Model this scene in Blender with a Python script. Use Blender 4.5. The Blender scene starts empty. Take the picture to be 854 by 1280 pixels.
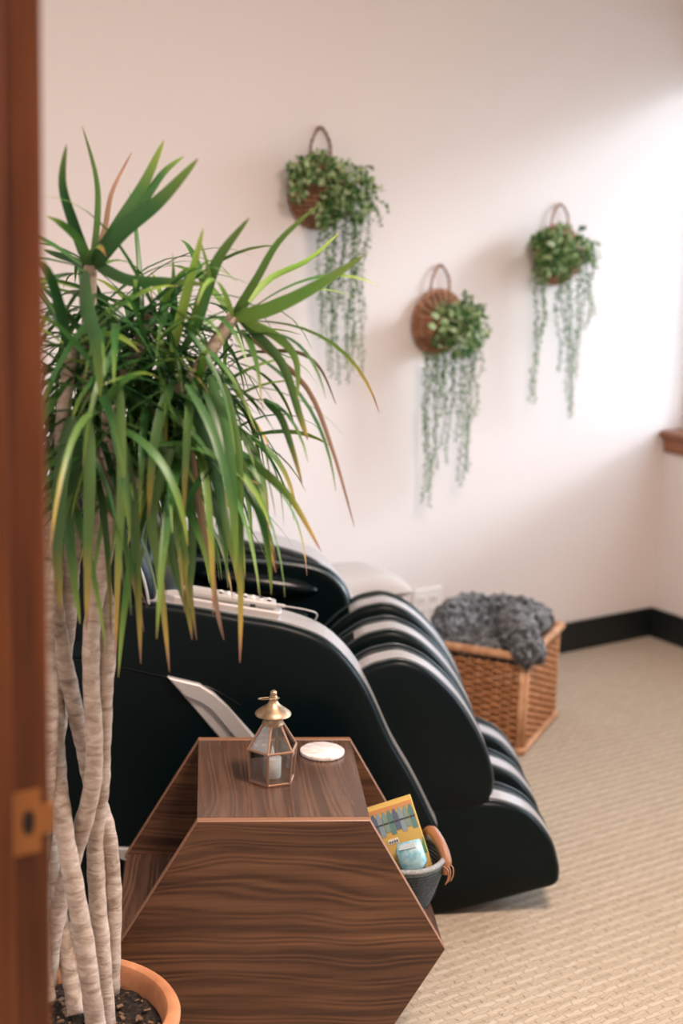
import bpy, bmesh, math, random
from mathutils import Vector, Matrix, noise
random.seed(7)
PI = math.pi
S = bpy.context.scene
COL = S.collection
V = Vector

# ------------------------------------------------------------------ camera
PITCH, ROLL, CAMH, FPX = 0.2176, 0.0318, 1.591, 1932.0
FW = V((0, math.cos(PITCH), -math.sin(PITCH)))
R0 = V((1, 0, 0)); U0 = R0.cross(FW)
RT = R0*math.cos(ROLL) + U0*math.sin(ROLL)
UP = -R0*math.sin(ROLL) + U0*math.cos(ROLL)
EYE = V((0, 0, CAMH))
cd = bpy.data.cameras.new('camera'); cam = bpy.data.objects.new('camera', cd); COL.objects.link(cam)
m = Matrix((RT, UP, -FW)).transposed().to_4x4(); m.translation = EYE
cam.matrix_world = m
cd.sensor_fit = 'HORIZONTAL'; cd.sensor_width = 24.0; cd.lens = 24.0*FPX/854.0
cd.clip_start = 0.05
cd.dof.use_dof = True; cd.dof.focus_distance = 2.62; cd.dof.aperture_fstop = 2.8
S.camera = cam

# room frame: K is the far right corner, wx runs along the back wall, wn points through it
K = V((1.1169, 5.321, 0)); WYAW = 0.6112
WX = V((math.cos(WYAW), math.sin(WYAW), 0)); WN = V((-math.sin(WYAW), math.cos(WYAW), 0))
def W(u, n, z=0): return K + WX*u + WN*n + V((0, 0, z))

# ------------------------------------------------------------------ light
wd = bpy.data.worlds.new('world'); S.world = wd; wd.use_nodes = True
nt = wd.node_tree; bg = nt.nodes['Background']
tc = nt.nodes.new('ShaderNodeTexCoord'); sx = nt.nodes.new('ShaderNodeSeparateXYZ')
cr = nt.nodes.new('ShaderNodeValToRGB')
mr = nt.nodes.new('ShaderNodeMapRange'); mr.inputs[1].default_value = -1; mr.inputs[2].default_value = 1
nt.links.new(tc.outputs['Generated'], sx.inputs[0]); nt.links.new(sx.outputs['Z'], mr.inputs[0])
nt.links.new(mr.outputs[0], cr.inputs[0]); nt.links.new(cr.outputs[0], bg.inputs[0])
cr.color_ramp.elements[0].position = 0.46; cr.color_ramp.elements[0].color = (0.26, 0.28, 0.30, 1)
cr.color_ramp.elements[1].position = 0.56; cr.color_ramp.elements[1].color = (0.74, 0.85, 1.0, 1)
bg.inputs[1].default_value = 6.0
S.view_settings.view_transform = 'Standard'; S.view_settings.look = 'None'
S.view_settings.exposure = 0.32; S.view_settings.gamma = 1.0; S.view_settings.use_curve_mapping = False

WIN_N0, WIN_N1, SILL_Z, HEAD_Z = 0.0, -2.1, 0.745, 1.98
def area(name, c, x_axis, z_axis, sx_, sy_, portal=False, power=10, color=(1, 1, 1)):
    l = bpy.data.lights.new(name, 'AREA'); l.shape = 'RECTANGLE'; l.size = sx_; l.size_y = sy_
    l.energy = power; l.color = color
    if portal: l.cycles.is_portal = True
    o = bpy.data.objects.new(name, l); COL.objects.link(o)
    z = z_axis.normalized(); x = x_axis.normalized(); y = z.cross(x)
    mm = Matrix((x, y, z)).transposed().to_4x4(); mm.translation = c; o.matrix_world = mm
    return o
# daylight portals on the two windows of the right wall
area('window_portal', W(0.13, (WIN_N0+WIN_N1)/2, (SILL_Z+HEAD_Z)/2), WN, WX, abs(WIN_N1-WIN_N0), HEAD_Z-SILL_Z, True)
area('window_portal', W(0.13, -3.2, (SILL_Z+HEAD_Z)/2), WN, WX, 1.4, HEAD_Z-SILL_Z, True)
# unseen fill light added in the hall; ceiling lamp of the room
area('hall_fill_light', W(-4.4, -3.4, 2.55), WX, V((0, 0, 1)), 0.6, 0.6, False, 22, (1.0, 0.76, 0.58))
area('room_ceiling_lamp', W(-2.3, -2.6, 2.57), WX, V((0, 0, 1)), 0.6, 0.6, False, 68, (1.0, 0.78, 0.67))
# low hazy sun through the windows, a wide soft source
sl = bpy.data.lights.new('hazy_sun', 'SUN'); sl.energy = 2.1; sl.angle = math.radians(15); sl.color = (0.84, 0.90, 1.0)
so_ = bpy.data.objects.new('hazy_sun', sl); COL.objects.link(so_)
so_.rotation_euler = (WX*-2.1+WN*1.0+V((0, 0, -.80))).to_track_quat('-Z', 'Y').to_euler()

# ------------------------------------------------------------------ helpers
def at(px, py, Y, n=None):
    d = FW + RT*((px-427)/FPX) - UP*((py-640)/FPX)
    return EYE + d*(Y/d.y)
def onwall(px, py, off):
    d = FW + RT*((px-427)/FPX) - UP*((py-640)/FPX)
    P = K + WN*off
    return EYE + d*(((P-EYE).dot(WN))/d.dot(WN))

def link(name, me, mats=(), parent=None, smooth=False):
    o = bpy.data.objects.new(name, me); COL.objects.link(o)
    if not isinstance(mats, (list, tuple)): mats = [mats]
    for q in mats: me.materials.append(q)
    if smooth:
        me.polygons.foreach_set('use_smooth', [True]*len(me.polygons))
    if parent: o.parent = parent
    return o
def obj(name, bm, mats, parent=None, smooth=False, auto=None):
    me = bpy.data.meshes.new(name); bm.normal_update(); bm.to_mesh(me); bm.free()
    o = link(name, me, mats, parent, smooth or auto is not None)
    if auto is not None:
        try: me.set_sharp_from_angle(angle=math.radians(auto))
        except Exception: pass
    return o
def root(name, label, cat, loc=(0, 0, 0), rz=0.0, group=None):
    o = bpy.data.objects.new(name, None); COL.objects.link(o); o.empty_display_size = .05
    o.location = loc; o.rotation_euler = (0, 0, rz); tag(o, label, cat, group); return o
def tag(o, label, cat, group=None):
    o['label'] = label; o['category'] = cat
    if group: o['group'] = group
    return o
def struct(name, bm, mat, parent=None, smooth=False):
    o = obj(name, bm, mat, parent, smooth)
    if not parent: o['kind'] = 'structure'
    return o
def stuff(o): o['kind'] = 'stuff'; return o

def box(bm, a, b, M=None, bev=0, mi=0):
    x0, y0, z0 = a; x1, y1, z1 = b
    vs = [bm.verts.new(p) for p in [(x0,y0,z0),(x1,y0,z0),(x1,y1,z0),(x0,y1,z0),(x0,y0,z1),(x1,y0,z1),(x1,y1,z1),(x0,y1,z1)]]
    fs = [bm.faces.new([vs[i] for i in q]) for q in [(0,3,2,1),(4,5,6,7),(0,1,5,4),(1,2,6,5),(2,3,7,6),(3,0,4,7)]]
    for f in fs: f.material_index = mi
    if bev:
        r = bmesh.ops.bevel(bm, geom=list({e for f in fs for e in f.edges}), offset=bev, segments=2, profile=.5, affect='EDGES')
        vs = list({v for f in r['faces'] for v in f.verts} | {v for v in vs if v.is_valid})
    if M is not None: bmesh.ops.transform(bm, matrix=M, verts=[v for v in vs if v.is_valid])
    return vs
def prism(bm, pts, y0, y1, bev=0, axis='y', M=None, mi_face=0, mi_side=0):
    """polygon in (x,z) extruded along y (or (x,y) along z)"""
    def P(a, b, c): return (a, c, b) if axis == 'y' else (a, b, c)
    A = [bm.verts.new(P(p[0], p[1], y0)) for p in pts]; B = [bm.verts.new(P(p[0], p[1], y1)) for p in pts]
    n = len(pts)
    f1 = bm.faces.new(A); f2 = bm.faces.new(B[::-1]); f1.material_index = f2.material_index = mi_face
    sd = []
    for i in range(n):
        f = bm.faces.new([A[i], B[i], B[(i+1) % n], A[(i+1) % n]][::-1]); f.material_index = mi_side; sd.append(f)
    vs = A+B
    if bev:
        es = {e for f in (f1, f2) for e in f.edges}
        r = bmesh.ops.bevel(bm, geom=list(es), offset=bev, segments=1, affect='EDGES', material=-1)
        vs = list({v for f in r['faces'] for v in f.verts} | {v for v in vs if v.is_valid})
    if M is not None: bmesh.ops.transform(bm, matrix=M, verts=[v for v in vs if v.is_valid])
    bmesh.ops.recalc_face_normals(bm, faces=bm.faces[:])
def tube(bm, pts, r, seg=8, closed=False, cap=True, ref=None):
    pts = [V(p) for p in pts]; n = len(pts)
    rad = r if callable(r) else (lambda t: r)
    rings = []; N = None
    for i, p in enumerate(pts):
        if closed: d = pts[(i+1) % n]-pts[i-1]
        else: d = pts[min(i+1, n-1)]-pts[max(i-1, 0)]
        d.normalize()
        if N is None:
            a = ref or (V((0, 0, 1)) if abs(d.z) < .9 else V((1, 0, 0)))
            N = (a-d*a.dot(d)).normalized()
        else: N = (N-d*N.dot(d)).normalized()
        B = d.cross(N); rr = rad(i/(n if closed else max(n-1, 1)))
        rings.append([bm.verts.new(p+(N*math.cos(2*PI*k/seg)+B*math.sin(2*PI*k/seg))*rr) for k in range(seg)])
    for i in range(n if closed else n-1):
        a, b = rings[i], rings[(i+1) % n]
        for k in range(seg): bm.faces.new([a[k], a[(k+1) % seg], b[(k+1) % seg], b[k]])
    if cap and not closed:
        bm.faces.new(rings[0][::-1]); bm.faces.new(rings[-1])
def lathe(bm, prof, seg=32, c=(0, 0, 0)):
    rings = []
    for r, z in prof:
        if r < 1e-6: rings.append([bm.verts.new((c[0], c[1], c[2]+z))])
        else: rings.append([bm.verts.new((c[0]+r*math.cos(2*PI*k/seg), c[1]+r*math.sin(2*PI*k/seg), c[2]+z)) for k in range(seg)])
    for a, b in zip(rings, rings[1:]):
        for k in range(seg):
            k2 = (k+1) % seg
            if len(a) == 1 and len(b) == 1: continue
            if len(a) == 1: bm.faces.new([a[0], b[k2], b[k]][::-1])
            elif len(b) == 1: bm.faces.new([a[k], a[k2], b[0]])
            else: bm.faces.new([a[k], a[k2], b[k2], b[k]])
    bmesh.ops.recalc_face_normals(bm, faces=bm.faces[:])
def spline(ctrl, n, closed=False):
    c = [V(p) for p in ctrl]; m_ = len(c); out = []
    segs = m_ if closed else m_-1
    for i in range(n):
        t = i/(n if closed else n-1)*segs; k = min(int(t), segs-1); f = t-k
        if closed: p = [c[(k+j-1) % m_] for j in range(4)]
        else: p = [c[max(0, min(m_-1, k+j-1))] for j in range(4)]
        out.append(.5*((2*p[1])+(p[2]-p[0])*f+(2*p[0]-5*p[1]+4*p[2]-p[3])*f*f+(3*p[1]-p[0]-3*p[2]+p[3])*f**3))
    return out
def outline(ctrl, n=96):
    """closed smooth outline resampled by length, counter-clockwise in (x,z)"""
    c = spline([(a, b, 0) for a, b in ctrl], 400, True)
    L = [0]
    for i in range(400): L.append(L[-1]+(c[(i+1) % 400]-c[i]).length)
    out = []; j = 0
    for k in range(n):
        s = L[-1]*k/n
        while L[j+1] < s: j += 1
        f = (s-L[j])/max(1e-9, L[j+1]-L[j]); p = c[j].lerp(c[(j+1) % 400], f); out.append((p.x, p.y))
    A = sum(out[i][0]*out[(i+1) % n][1]-out[(i+1) % n][0]*out[i][1] for i in range(n))
    return out if A > 0 else out[::-1]
def offset(pts, d):
    n = len(pts); o = []
    for i in range(n):
        tx = pts[(i+2) % n][0]-pts[i-2][0]; tz = pts[(i+2) % n][1]-pts[i-2][1]; l = math.hypot(tx, tz) or 1
        o.append((pts[i][0]+tz/l*d, pts[i][1]-tx/l*d))
    return o
def slab(bm, pts, y0, y1, bev=.012, bulge=.012, cen=None):
    """cushioned slab: outline in (x,z), thickness y0..y1, edges rounded, faces swelling"""
    n = len(pts)
    cx, cz = cen or (sum(p[0] for p in pts)/n, sum(p[1] for p in pts)/n)
    def ring(P, y): return [bm.verts.new((p[0], y, p[1])) for p in P]
    def scaled(P, s): return [(cx+(p[0]-cx)*s, cz+(p[1]-cz)*s) for p in P]
    seq = []
    inn = offset(pts, -bev)
    for s, h in ((.35, 1), (.6, .85), (.8, .55), (.93, .2)): seq.append((scaled(inn, s), y0-bulge*h))
    for a in (0, 30, 60, 90):
        a = math.radians(a); seq.append((offset(pts, -bev*(1-math.sin(a))), y0+bev*(1-math.cos(a))))
    for a in (90, 60, 30, 0):
        a = math.radians(a); seq.append((offset(pts, -bev*(1-math.sin(a))), y1-bev*(1-math.cos(a))))
    for s, h in ((.93, .2), (.8, .55), (.6, .85), (.35, 1)): seq.append((scaled(inn, s), y1+bulge*h))
    rg = [ring(P, y) for P, y in seq]
    c0 = bm.verts.new((cx, y0-bulge*1.05, cz)); c1 = bm.verts.new((cx, y1+bulge*1.05, cz))
    for a, b in zip(rg, rg[1:]):
        for k in range(n): bm.faces.new([a[k], a[(k+1) % n], b[(k+1) % n], b[k]])
    for k in range(n):
        bm.faces.new([c0, rg[0][(k+1) % n], rg[0][k]]); bm.faces.new([c1, rg[-1][k], rg[-1][(k+1) % n]])
    bmesh.ops.recalc_face_normals(bm, faces=bm.faces[:])
def band(bm, pts, i0, i1, y0, y1, out=.002, deep=.006):
    """thin strip that follows part of an outline over y0..y1"""
    n = len(pts); A = offset(pts, out); B = offset(pts, -deep)
    idx = [(i0+k) % n for k in range((i1-i0) % n+1)] if i0 != i1 else list(range(n))+[0]
    prev = None
    for i in idx:
        q = [bm.verts.new((B[i][0], y0, B[i][1])), bm.verts.new((A[i][0], y0, A[i][1])), bm.verts.new((A[i][0], y1, A[i][1])), bm.verts.new((B[i][0], y1, B[i][1]))]
        if prev:
            for k in range(4): bm.faces.new([prev[k], prev[(k+1) % 4], q[(k+1) % 4], q[k]])
        else: bm.faces.new(q[::-1])
        prev = q
    bm.faces.new(prev); bmesh.ops.recalc_face_normals(bm, faces=bm.faces[:])
def near_idx(pts, x, z): return min(range(len(pts)), key=lambda i: (pts[i][0]-x)**2+(pts[i][1]-z)**2)

# ------------------------------------------------------------------ materials
def mat(name, col, rough=.5, metal=0, spec=.5, **kw):
    q = bpy.data.materials.new(name); q.use_nodes = True; b = q.node_tree.nodes['Principled BSDF']
    b.inputs['Base Color'].default_value = (*col, 1); b.inputs['Roughness'].default_value = rough
    b.inputs['Metallic'].default_value = metal; b.inputs['Specular IOR Level'].default_value = spec
    for k, v in kw.items(): b.inputs[k].default_value = v
    return q
def nodes(q): return q.node_tree, q.node_tree.nodes, q.node_tree.links, q.node_tree.nodes['Principled BSDF']
def coords(q, sc=(1, 1, 1), rot=(0, 0, 0), kind='Object'):
    t, N, L, b = nodes(q); tc = N.new('ShaderNodeTexCoord'); mp = N.new('ShaderNodeMapping')
    mp.inputs['Scale'].default_value = sc; mp.inputs['Rotation'].default_value = rot
    L.new(tc.outputs[kind], mp.inputs[0]); return mp.outputs[0]
def ramp(q, fac, stops):
    t, N, L, b = nodes(q); r = N.new('ShaderNodeValToRGB'); e = r.color_ramp.elements
    while len(e) < len(stops): e.new(.5)
    for i, (p, c) in enumerate(stops): e[i].position = p; e[i].color = (*c, 1)
    L.new(fac, r.inputs[0]); return r.outputs[0]
def noisetex(q, co, scale, detail=3, rough=.5, dist=0):
    t, N, L, b = nodes(q); n = N.new('ShaderNodeTexNoise'); n.inputs['Scale'].default_value = scale
    n.inputs['Detail'].default_value = detail; n.inputs['Roughness'].default_value = rough; n.inputs['Distortion'].default_value = dist
    L.new(co, n.inputs['Vector']); return n.outputs['Fac']
def bump(q, h, strength=.3, dist=.002):
    t, N, L, b = nodes(q); n = N.new('ShaderNodeBump'); n.inputs['Strength'].default_value = strength
    n.inputs['Distance'].default_value = dist; L.new(h, n.inputs['Height']); L.new(n.outputs[0], b.inputs['Normal'])
def math_(q, op, a, b_=None, c=None):
    t, N, L, b = nodes(q); n = N.new('ShaderNodeMath'); n.operation = op
    for i, s in enumerate((a, b_, c)):
        if s is None: continue
        if isinstance(s, (int, float)): n.inputs[i].default_value = s
        else: L.new(s, n.inputs[i])
    return n.outputs[0]

M = {}
M['wall'] = mat('wall_paint', (.80, .755, .735), .85, spec=.2)
bump(M['wall'], noisetex(M['wall'], coords(M['wall']), 90, 4), .12, .001)
M['ceil'] = mat('ceiling_paint', (.78, .75, .72), .9)
M['white'] = mat('white_trim', (.86, .84, .83), .5)
def mk_carpet():
    q = mat('carpet', (.5, .38, .25), .95, spec=.1); t, N, L, b = nodes(q)
    co = coords(q, (1, 1, 1), (0, 0, -WYAW))
    nz = N.new('ShaderNodeTexNoise'); nz.inputs['Scale'].default_value = 55; L.new(co, nz.inputs['Vector'])
    ad = N.new('ShaderNodeVectorMath'); ad.operation = 'MULTIPLY_ADD'; ad.inputs[1].default_value = (.015,)*3
    L.new(nz.outputs['Color'], ad.inputs[0]); L.new(co, ad.inputs[2])
    br = N.new('ShaderNodeTexBrick'); br.inputs['Scale'].default_value = 1; br.inputs['Brick Width'].default_value = .042
    br.inputs['Row Height'].default_value = .0145; br.inputs['Mortar Size'].default_value = .0028; br.inputs['Mortar Smooth'].default_value = 1
    br.inputs['Color1'].default_value = (1, 1, 1, 1); br.inputs['Color2'].default_value = (.80, .80, .80, 1); br.inputs['Mortar'].default_value = (.54, .54, .54, 1)
    L.new(ad.outputs[0], br.inputs['Vector'])
    sp = N.new('ShaderNodeSeparateXYZ'); L.new(ad.outputs[0], sp.inputs[0])
    w = math_(q, 'SINE', math_(q, 'MULTIPLY', sp.outputs['Y'], 2*PI/.029))
    w = math_(q, 'MULTIPLY_ADD', math_(q, 'POWER', math_(q, 'MULTIPLY_ADD', w, .5, .5), 4), -.38, 1.0)
    n2 = noisetex(q, co, 420, 2)
    f = math_(q, 'MULTIPLY', math_(q, 'MULTIPLY', br.outputs['Color'], w), math_(q, 'MULTIPLY_ADD', n2, .5, .72))
    L.new(ramp(q, f, [(.20, (.13, .098, .064)), (.66, (.48, .385, .26)), (1, (.60, .50, .37))]), b.inputs['Base Color'])
    bump(q, f, .8, .006)
    b.inputs['Sheen Weight'].default_value = .32; b.inputs['Sheen Roughness'].default_value = .55; b.inputs['Sheen Tint'].default_value = (.93, .95, 1, 1); return q
M['carpet'] = mk_carpet()
M['base'] = mat('black_baseboard', (.006, .010, .011), .45)
def wood(name, stops, grain_axis='x', freq=26, rough=.38, dist=5, along=.35, seedv=0.0, bmp=.1):
    q = mat(name, (.2, .1, .05), rough, spec=.4); t, N, L, b = nodes(q)
    sc = {'x': (along, 1, 1), 'y': (1, along, 1), 'z': (1, 1, along)}[grain_axis]
    tcn = N.new('ShaderNodeTexCoord'); mp = N.new('ShaderNodeMapping'); mp.inputs['Scale'].default_value = sc
    mp.inputs['Location'].default_value = (seedv, seedv*.7, seedv*.3)
    L.new(tcn.outputs['Object'], mp.inputs[0]); co = mp.outputs[0]
    n1 = noisetex(q, co, 3.6, 2, .45, .4)
    sp = N.new('ShaderNodeSeparateXYZ'); L.new(co, sp.inputs[0])
    ac = sp.outputs['Z'] if grain_axis == 'x' else sp.outputs['X']
    v = math_(q, 'ADD', math_(q, 'MULTIPLY', ac, freq), math_(q, 'MULTIPLY', n1, dist*9))
    s = math_(q, 'MULTIPLY_ADD', math_(q, 'SINE', math_(q, 'ADD', v, math_(q, 'MULTIPLY', math_(q, 'SINE', math_(q, 'MULTIPLY', v, .37)), 2.2))), math_(q, 'MULTIPLY_ADD', noisetex(q, co, 9, 2), .9, -.22), .42)
    fine = coords(q, tuple({'x': (2.5, 60, 60), 'y': (60, 2.5, 60), 'z': (60, 60, 2.5)}[grain_axis]))
    n2 = noisetex(q, fine, 2.2, 5, .65)
    med = coords(q, tuple({'x': (1.0, 16, 16), 'y': (16, 1.0, 16), 'z': (16, 16, 1.0)}[grain_axis]))
    n3 = noisetex(q, med, 2.0, 3, .5)
    f = math_(q, 'ADD', math_(q, 'MULTIPLY', s, .27), math_(q, 'ADD', math_(q, 'MULTIPLY', n2, .36), math_(q, 'MULTIPLY', n3, .52)))
    L.new(ramp(q, f, stops), b.inputs['Base Color']); bump(q, n2, bmp, .0006); return q
WAL = [(.30, (.018, .009, .006)), (.48, (.060, .028, .016)), (.60, (.115, .054, .028)), (.78, (.19, .095, .05))]
M['walnut'] = wood('walnut_front', WAL, 'x', 430, dist=8)
M['walnut_y'] = wood('walnut_deep', [(.30, (.040, .020, .013)), (.48, (.078, .040, .025)), (.60, (.112, .058, .036)), (.78, (.165, .088, .055))], 'y', 430, dist=8, seedv=1.3, rough=.27)
M['walnut_y'].node_tree.nodes['Principled BSDF'].inputs['Specular IOR Level'].default_value = .75
M['edge'] = mat('walnut_edge_band', (.26, .125, .066), .4)
M['jamb'] = wood('jamb_wood', [(.3, (.035, .010, .004)), (.5, (.135, .040, .013)), (.75, (.26, .085, .027))], 'z', 90, .4, 3, bmp=.05)
M['sill'] = wood('sill_wood', [(.3, (.10, .035, .016)), (.75, (.34, .14, .07))], 'y', 150, .4, 3)
M['leather'] = mat('black_leather', (.0006, .0048, .0056), .38, spec=.17)
bump(M['leather'], noisetex(M['leather'], coords(M['leather']), 700, 3), .12, .0005)
M['gloss'] = mat('glossy_black', (.001, .005, .006), .20, spec=.35)
M['piping'] = mat('dark_piping', (.03, .05, .056), .28, spec=.9)  # colour lifted above the leather to paint in the lit edge lines
M['silver'] = mat('silver_trim', (.46, .45, .45), .34, metal=.25, spec=.6)
bump(M['silver'], noisetex(M['silver'], coords(M['silver']), 500, 2), .08, .0005)
M['silver_plastic'] = mat('silver_plastic', (.50, .48, .46), .35, metal=.2)
M['brass'] = mat('aged_brass', (.52, .38, .22), .42, metal=.85)
t, N, L, b = nodes(M['brass']); L.new(ramp(M['brass'], noisetex(M['brass'], coords(M['brass']), 60, 3), [(.3, (.22, .15, .09)), (.7, (.50, .37, .24))]), b.inputs['Base Color'])
M['copper'] = mat('copper_came', (.42, .25, .17), .4, metal=.8)
def glass(name, tint=(.93, .97, .95), gl=.03, lo=.15, hi=.85):
    q = bpy.data.materials.new(name); q.use_nodes = True; N = q.node_tree.nodes; L = q.node_tree.links; N.clear()
    o = N.new('ShaderNodeOutputMaterial'); mx = N.new('ShaderNodeMixShader'); tr = N.new('ShaderNodeBsdfTransparent'); g = N.new('ShaderNodeBsdfGlossy')
    tr.inputs[0].default_value = (*tint, 1); g.inputs['Roughness'].default_value = gl
    fr = N.new('ShaderNodeLayerWeight'); fr.inputs[0].default_value = .35
    mr = N.new('ShaderNodeMapRange'); mr.inputs[3].default_value = lo; mr.inputs[4].default_value = hi
    L.new(fr.outputs['Fresnel'], mr.inputs[0]); L.new(mr.outputs[0], mx.inputs[0]); L.new(tr.outputs[0], mx.inputs[1]); L.new(g.outputs[0], mx.inputs[2]); L.new(mx.outputs[0], o.inputs[0])
    return q
M['glass'] = glass('lantern_glass', (.965, .985, .975)); M['pane'] = glass('window_glass', (.97, .98, .98), .0, .03, .5)
M['wax'] = mat('white_wax', (.88, .86, .84), .5, **{'Subsurface Weight': .3, 'Subsurface Scale': .02})
M['marble'] = mat('pale_marble', (.8, .76, .74), .35)
t, N, L, b = nodes(M['marble']); L.new(ramp(M['marble'], noisetex(M['marble'], coords(M['marble'], (1, 4, 1)), 28, 4, .6, 1.2), [(.35, (.60, .49, .42)), (.5, (.82, .77, .74)), (.7, (.90, .88, .87))]), b.inputs['Base Color'])
M['terra'] = mat('terracotta', (.55, .25, .12), .75)
t, N, L, b = nodes(M['terra']); L.new(ramp(M['terra'], noisetex(M['terra'], coords(M['terra']), 14, 4, .6), [(.3, (.40, .155, .065)), (.7, (.66, .30, .14))]), b.inputs['Base Color'])
M['soil'] = mat('soil', (.03, .02, .015), .95)
t, N, L, b = nodes(M['soil']); L.new(ramp(M['soil'], noisetex(M['soil'], coords(M['soil']), 120, 4, .7), [(.4, (.008, .006, .005)), (.62, (.05, .035, .025)), (.75, (.22, .14, .09))]), b.inputs['Base Color'])
bump(M['soil'], noisetex(M['soil'], coords(M['soil']), 90, 5, .7), 1, .01)
M['chip'] = mat('bark_chip', (.20, .12, .07), .9)
def mk_bark():
    q = mat('pale_bark', (.5, .4, .3), .85, spec=.2); t, N, L, b = nodes(q)
    n = noisetex(q, coords(q, (30, 30, 85)), 1.2, 4, .6, .6); n2 = noisetex(q, coords(q), 18, 3)
    f = math_(q, 'ADD', math_(q, 'MULTIPLY', n, .7), math_(q, 'MULTIPLY', n2, .3))
    L.new(ramp(q, f, [(.3, (.20, .145, .105)), (.5, (.42, .335, .27)), (.7, (.60, .52, .45))]), b.inputs['Base Color'])
    bump(q, n, .7, .004); return q
M['bark'] = mk_bark()
def leafmat(name, base, mid, tip, trans=.27, rough=.45, p=(.0, .62, .86)):
    q = bpy.data.materials.new(name); q.use_nodes = True; t = q.node_tree; N = t.nodes; L = t.links; b = N['Principled BSDF']
    at_ = N.new('ShaderNodeAttribute'); at_.attribute_name = 'along'
    oi = N.new('ShaderNodeObjectInfo'); hv = N.new('ShaderNodeHueSaturation')
    col = ramp(q, at_.outputs['Fac'], [(p[0], base), (p[1], mid), (p[2], tip[0]), (min(1, p[2]+.07), tip[1]), (1, tip[1])])
    L.new(col, hv.inputs['Color'])
    mv = N.new('ShaderNodeMapRange'); mv.inputs[3].default_value = .42; mv.inputs[4].default_value = 1.25; L.new(oi.outputs['Random'], mv.inputs[0]); L.new(mv.outputs[0], hv.inputs['Value'])
    mh = N.new('ShaderNodeMapRange'); mh.inputs[3].default_value = .515; mh.inputs[4].default_value = .475; L.new(oi.outputs['Random'], mh.inputs[0]); L.new(mh.outputs[0], hv.inputs['Hue'])
    L.new(hv.outputs[0], b.inputs['Base Color']); b.inputs['Roughness'].default_value = rough
    tr = N.new('ShaderNodeBsdfTranslucent'); mx = N.new('ShaderNodeMixShader'); mx.inputs[0].default_value = trans
    L.new(hv.outputs[0], tr.inputs[0]); L.new(b.outputs[0], mx.inputs[1]); L.new(tr.outputs[0], mx.inputs[2])
    L.new(mx.outputs[0], N['Material Output'].inputs[0]); return q
TIPG = ((.42, .33, .06), (.30, .17, .09))
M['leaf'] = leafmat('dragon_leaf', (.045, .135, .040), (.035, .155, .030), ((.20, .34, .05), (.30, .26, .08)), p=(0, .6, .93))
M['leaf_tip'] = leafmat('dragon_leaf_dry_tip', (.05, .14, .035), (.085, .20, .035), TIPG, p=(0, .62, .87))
M['leaf_pale'] = leafmat('dragon_leaf_young', (.20, .34, .07), (.14, .33, .045), ((.24, .36, .07), (.5, .4, .15)), p=(0, .6, .94))  # leaves of a lighter, yellower green
M['leaf_dry'] = leafmat('dragon_leaf_dry', (.16, .13, .06), (.24, .16, .09), ((.30, .20, .12), (.22, .13, .08)), .25, p=(0, .5, .8))
def euc(name, a, b_, c):
    q = mat(name, a, .6, spec=.3); t, N, L, b = nodes(q)
    L.new(ramp(q, noisetex(q, coords(q), 70, 2), [(.35, a), (.5, b_), (.66, c)]), b.inputs['Base Color'])
    tr = N.new('ShaderNodeBsdfTranslucent'); tr.inputs[0].default_value = (*b_, 1); mx = N.new('ShaderNodeMixShader'); mx.inputs[0].default_value = .25
    L.new(b.outputs[0], mx.inputs[1]); L.new(tr.outputs[0], mx.inputs[2]); L.new(mx.outputs[0], N['Material Output'].inputs[0]); return q
M['euc'] = euc('grey_green_leaves', (.018, .085, .022), (.075, .20, .05), (.32, .46, .20))
M['euc_big'] = euc('pale_green_leaves', (.22, .36, .12), (.42, .54, .26), (.60, .68, .46))
def wick(name, a, b_, sc=60):
    q = mat(name, a, .7, spec=.3); t, N, L, b = nodes(q)
    L.new(ramp(q, noisetex(q, coords(q), sc, 3), [(.3, a), (.7, b_)]), b.inputs['Base Color']); return q
M['sea'] = wick('brown_seagrass', (.12, .055, .03), (.34, .18, .10)); M['stitch'] = wick('pale_seagrass', (.26, .14, .08), (.50, .30, .18)); M['sea_red'] = wick('reddish_seagrass', (.20, .085, .045), (.46, .23, .13))
M['wicker'] = wick('wicker', (.36, .155, .06), (.62, .31, .15), 40); M['wicker_rail'] = wick('wicker_rail', (.46, .23, .11), (.70, .42, .25), 25)
M['rope'] = wick('grey_rope', (.035, .045, .047), (.085, .10, .10), 200); M['rope_pale'] = wick('pale_rope', (.18, .19, .19), (.34, .34, .33), 200)
M['tan'] = mat('tan_leather', (.30, .13, .06), .42)
M['yellow'] = mat('yellow_card', (.66, .44, .12), .5); M['orange'] = mat('orange_print', (.66, .33, .13), .5)
M['paper'] = mat('white_print', (.8, .79, .76), .5); M['ink'] = mat('dark_print', (.06, .07, .09), .5); M['greenp'] = mat('green_print', (.10, .30, .14), .5)
M['crayons'] = [mat('crayon_print_%s' % k, c, .5) for k, c in (('teal', (.13, .27, .27)), ('sage', (.24, .36, .32)), ('sky', (.28, .38, .44)), ('slate', (.12, .17, .27)))]
M['blue'] = mat('pale_blue_plastic', (.28, .55, .66), .35)
t, N, L, b = nodes(M['blue']); L.new(ramp(M['blue'], noisetex(M['blue'], coords(M['blue']), 80, 3), [(.35, (.20, .50, .62)), (.65, (.52, .74, .80))]), b.inputs['Base Color'])
M['bluetop'] = mat('white_blue_film', (.62, .76, .82), .3)
M['fleece'] = mat('grey_fleece', (.16, .18, .2), .95, spec=.1, **{'Sheen Weight': .5})
t, N, L, b = nodes(M['fleece']); L.new(ramp(M['fleece'], noisetex(M['fleece'], coords(M['fleece']), 75, 4, .6), [(.42, (.016, .023, .028)), (.54, (.06, .075, .085)), (.66, (.40, .43, .45))]), b.inputs['Base Color'])  # palest stop paints in highlights on the tufts of the two-tone pile
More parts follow.
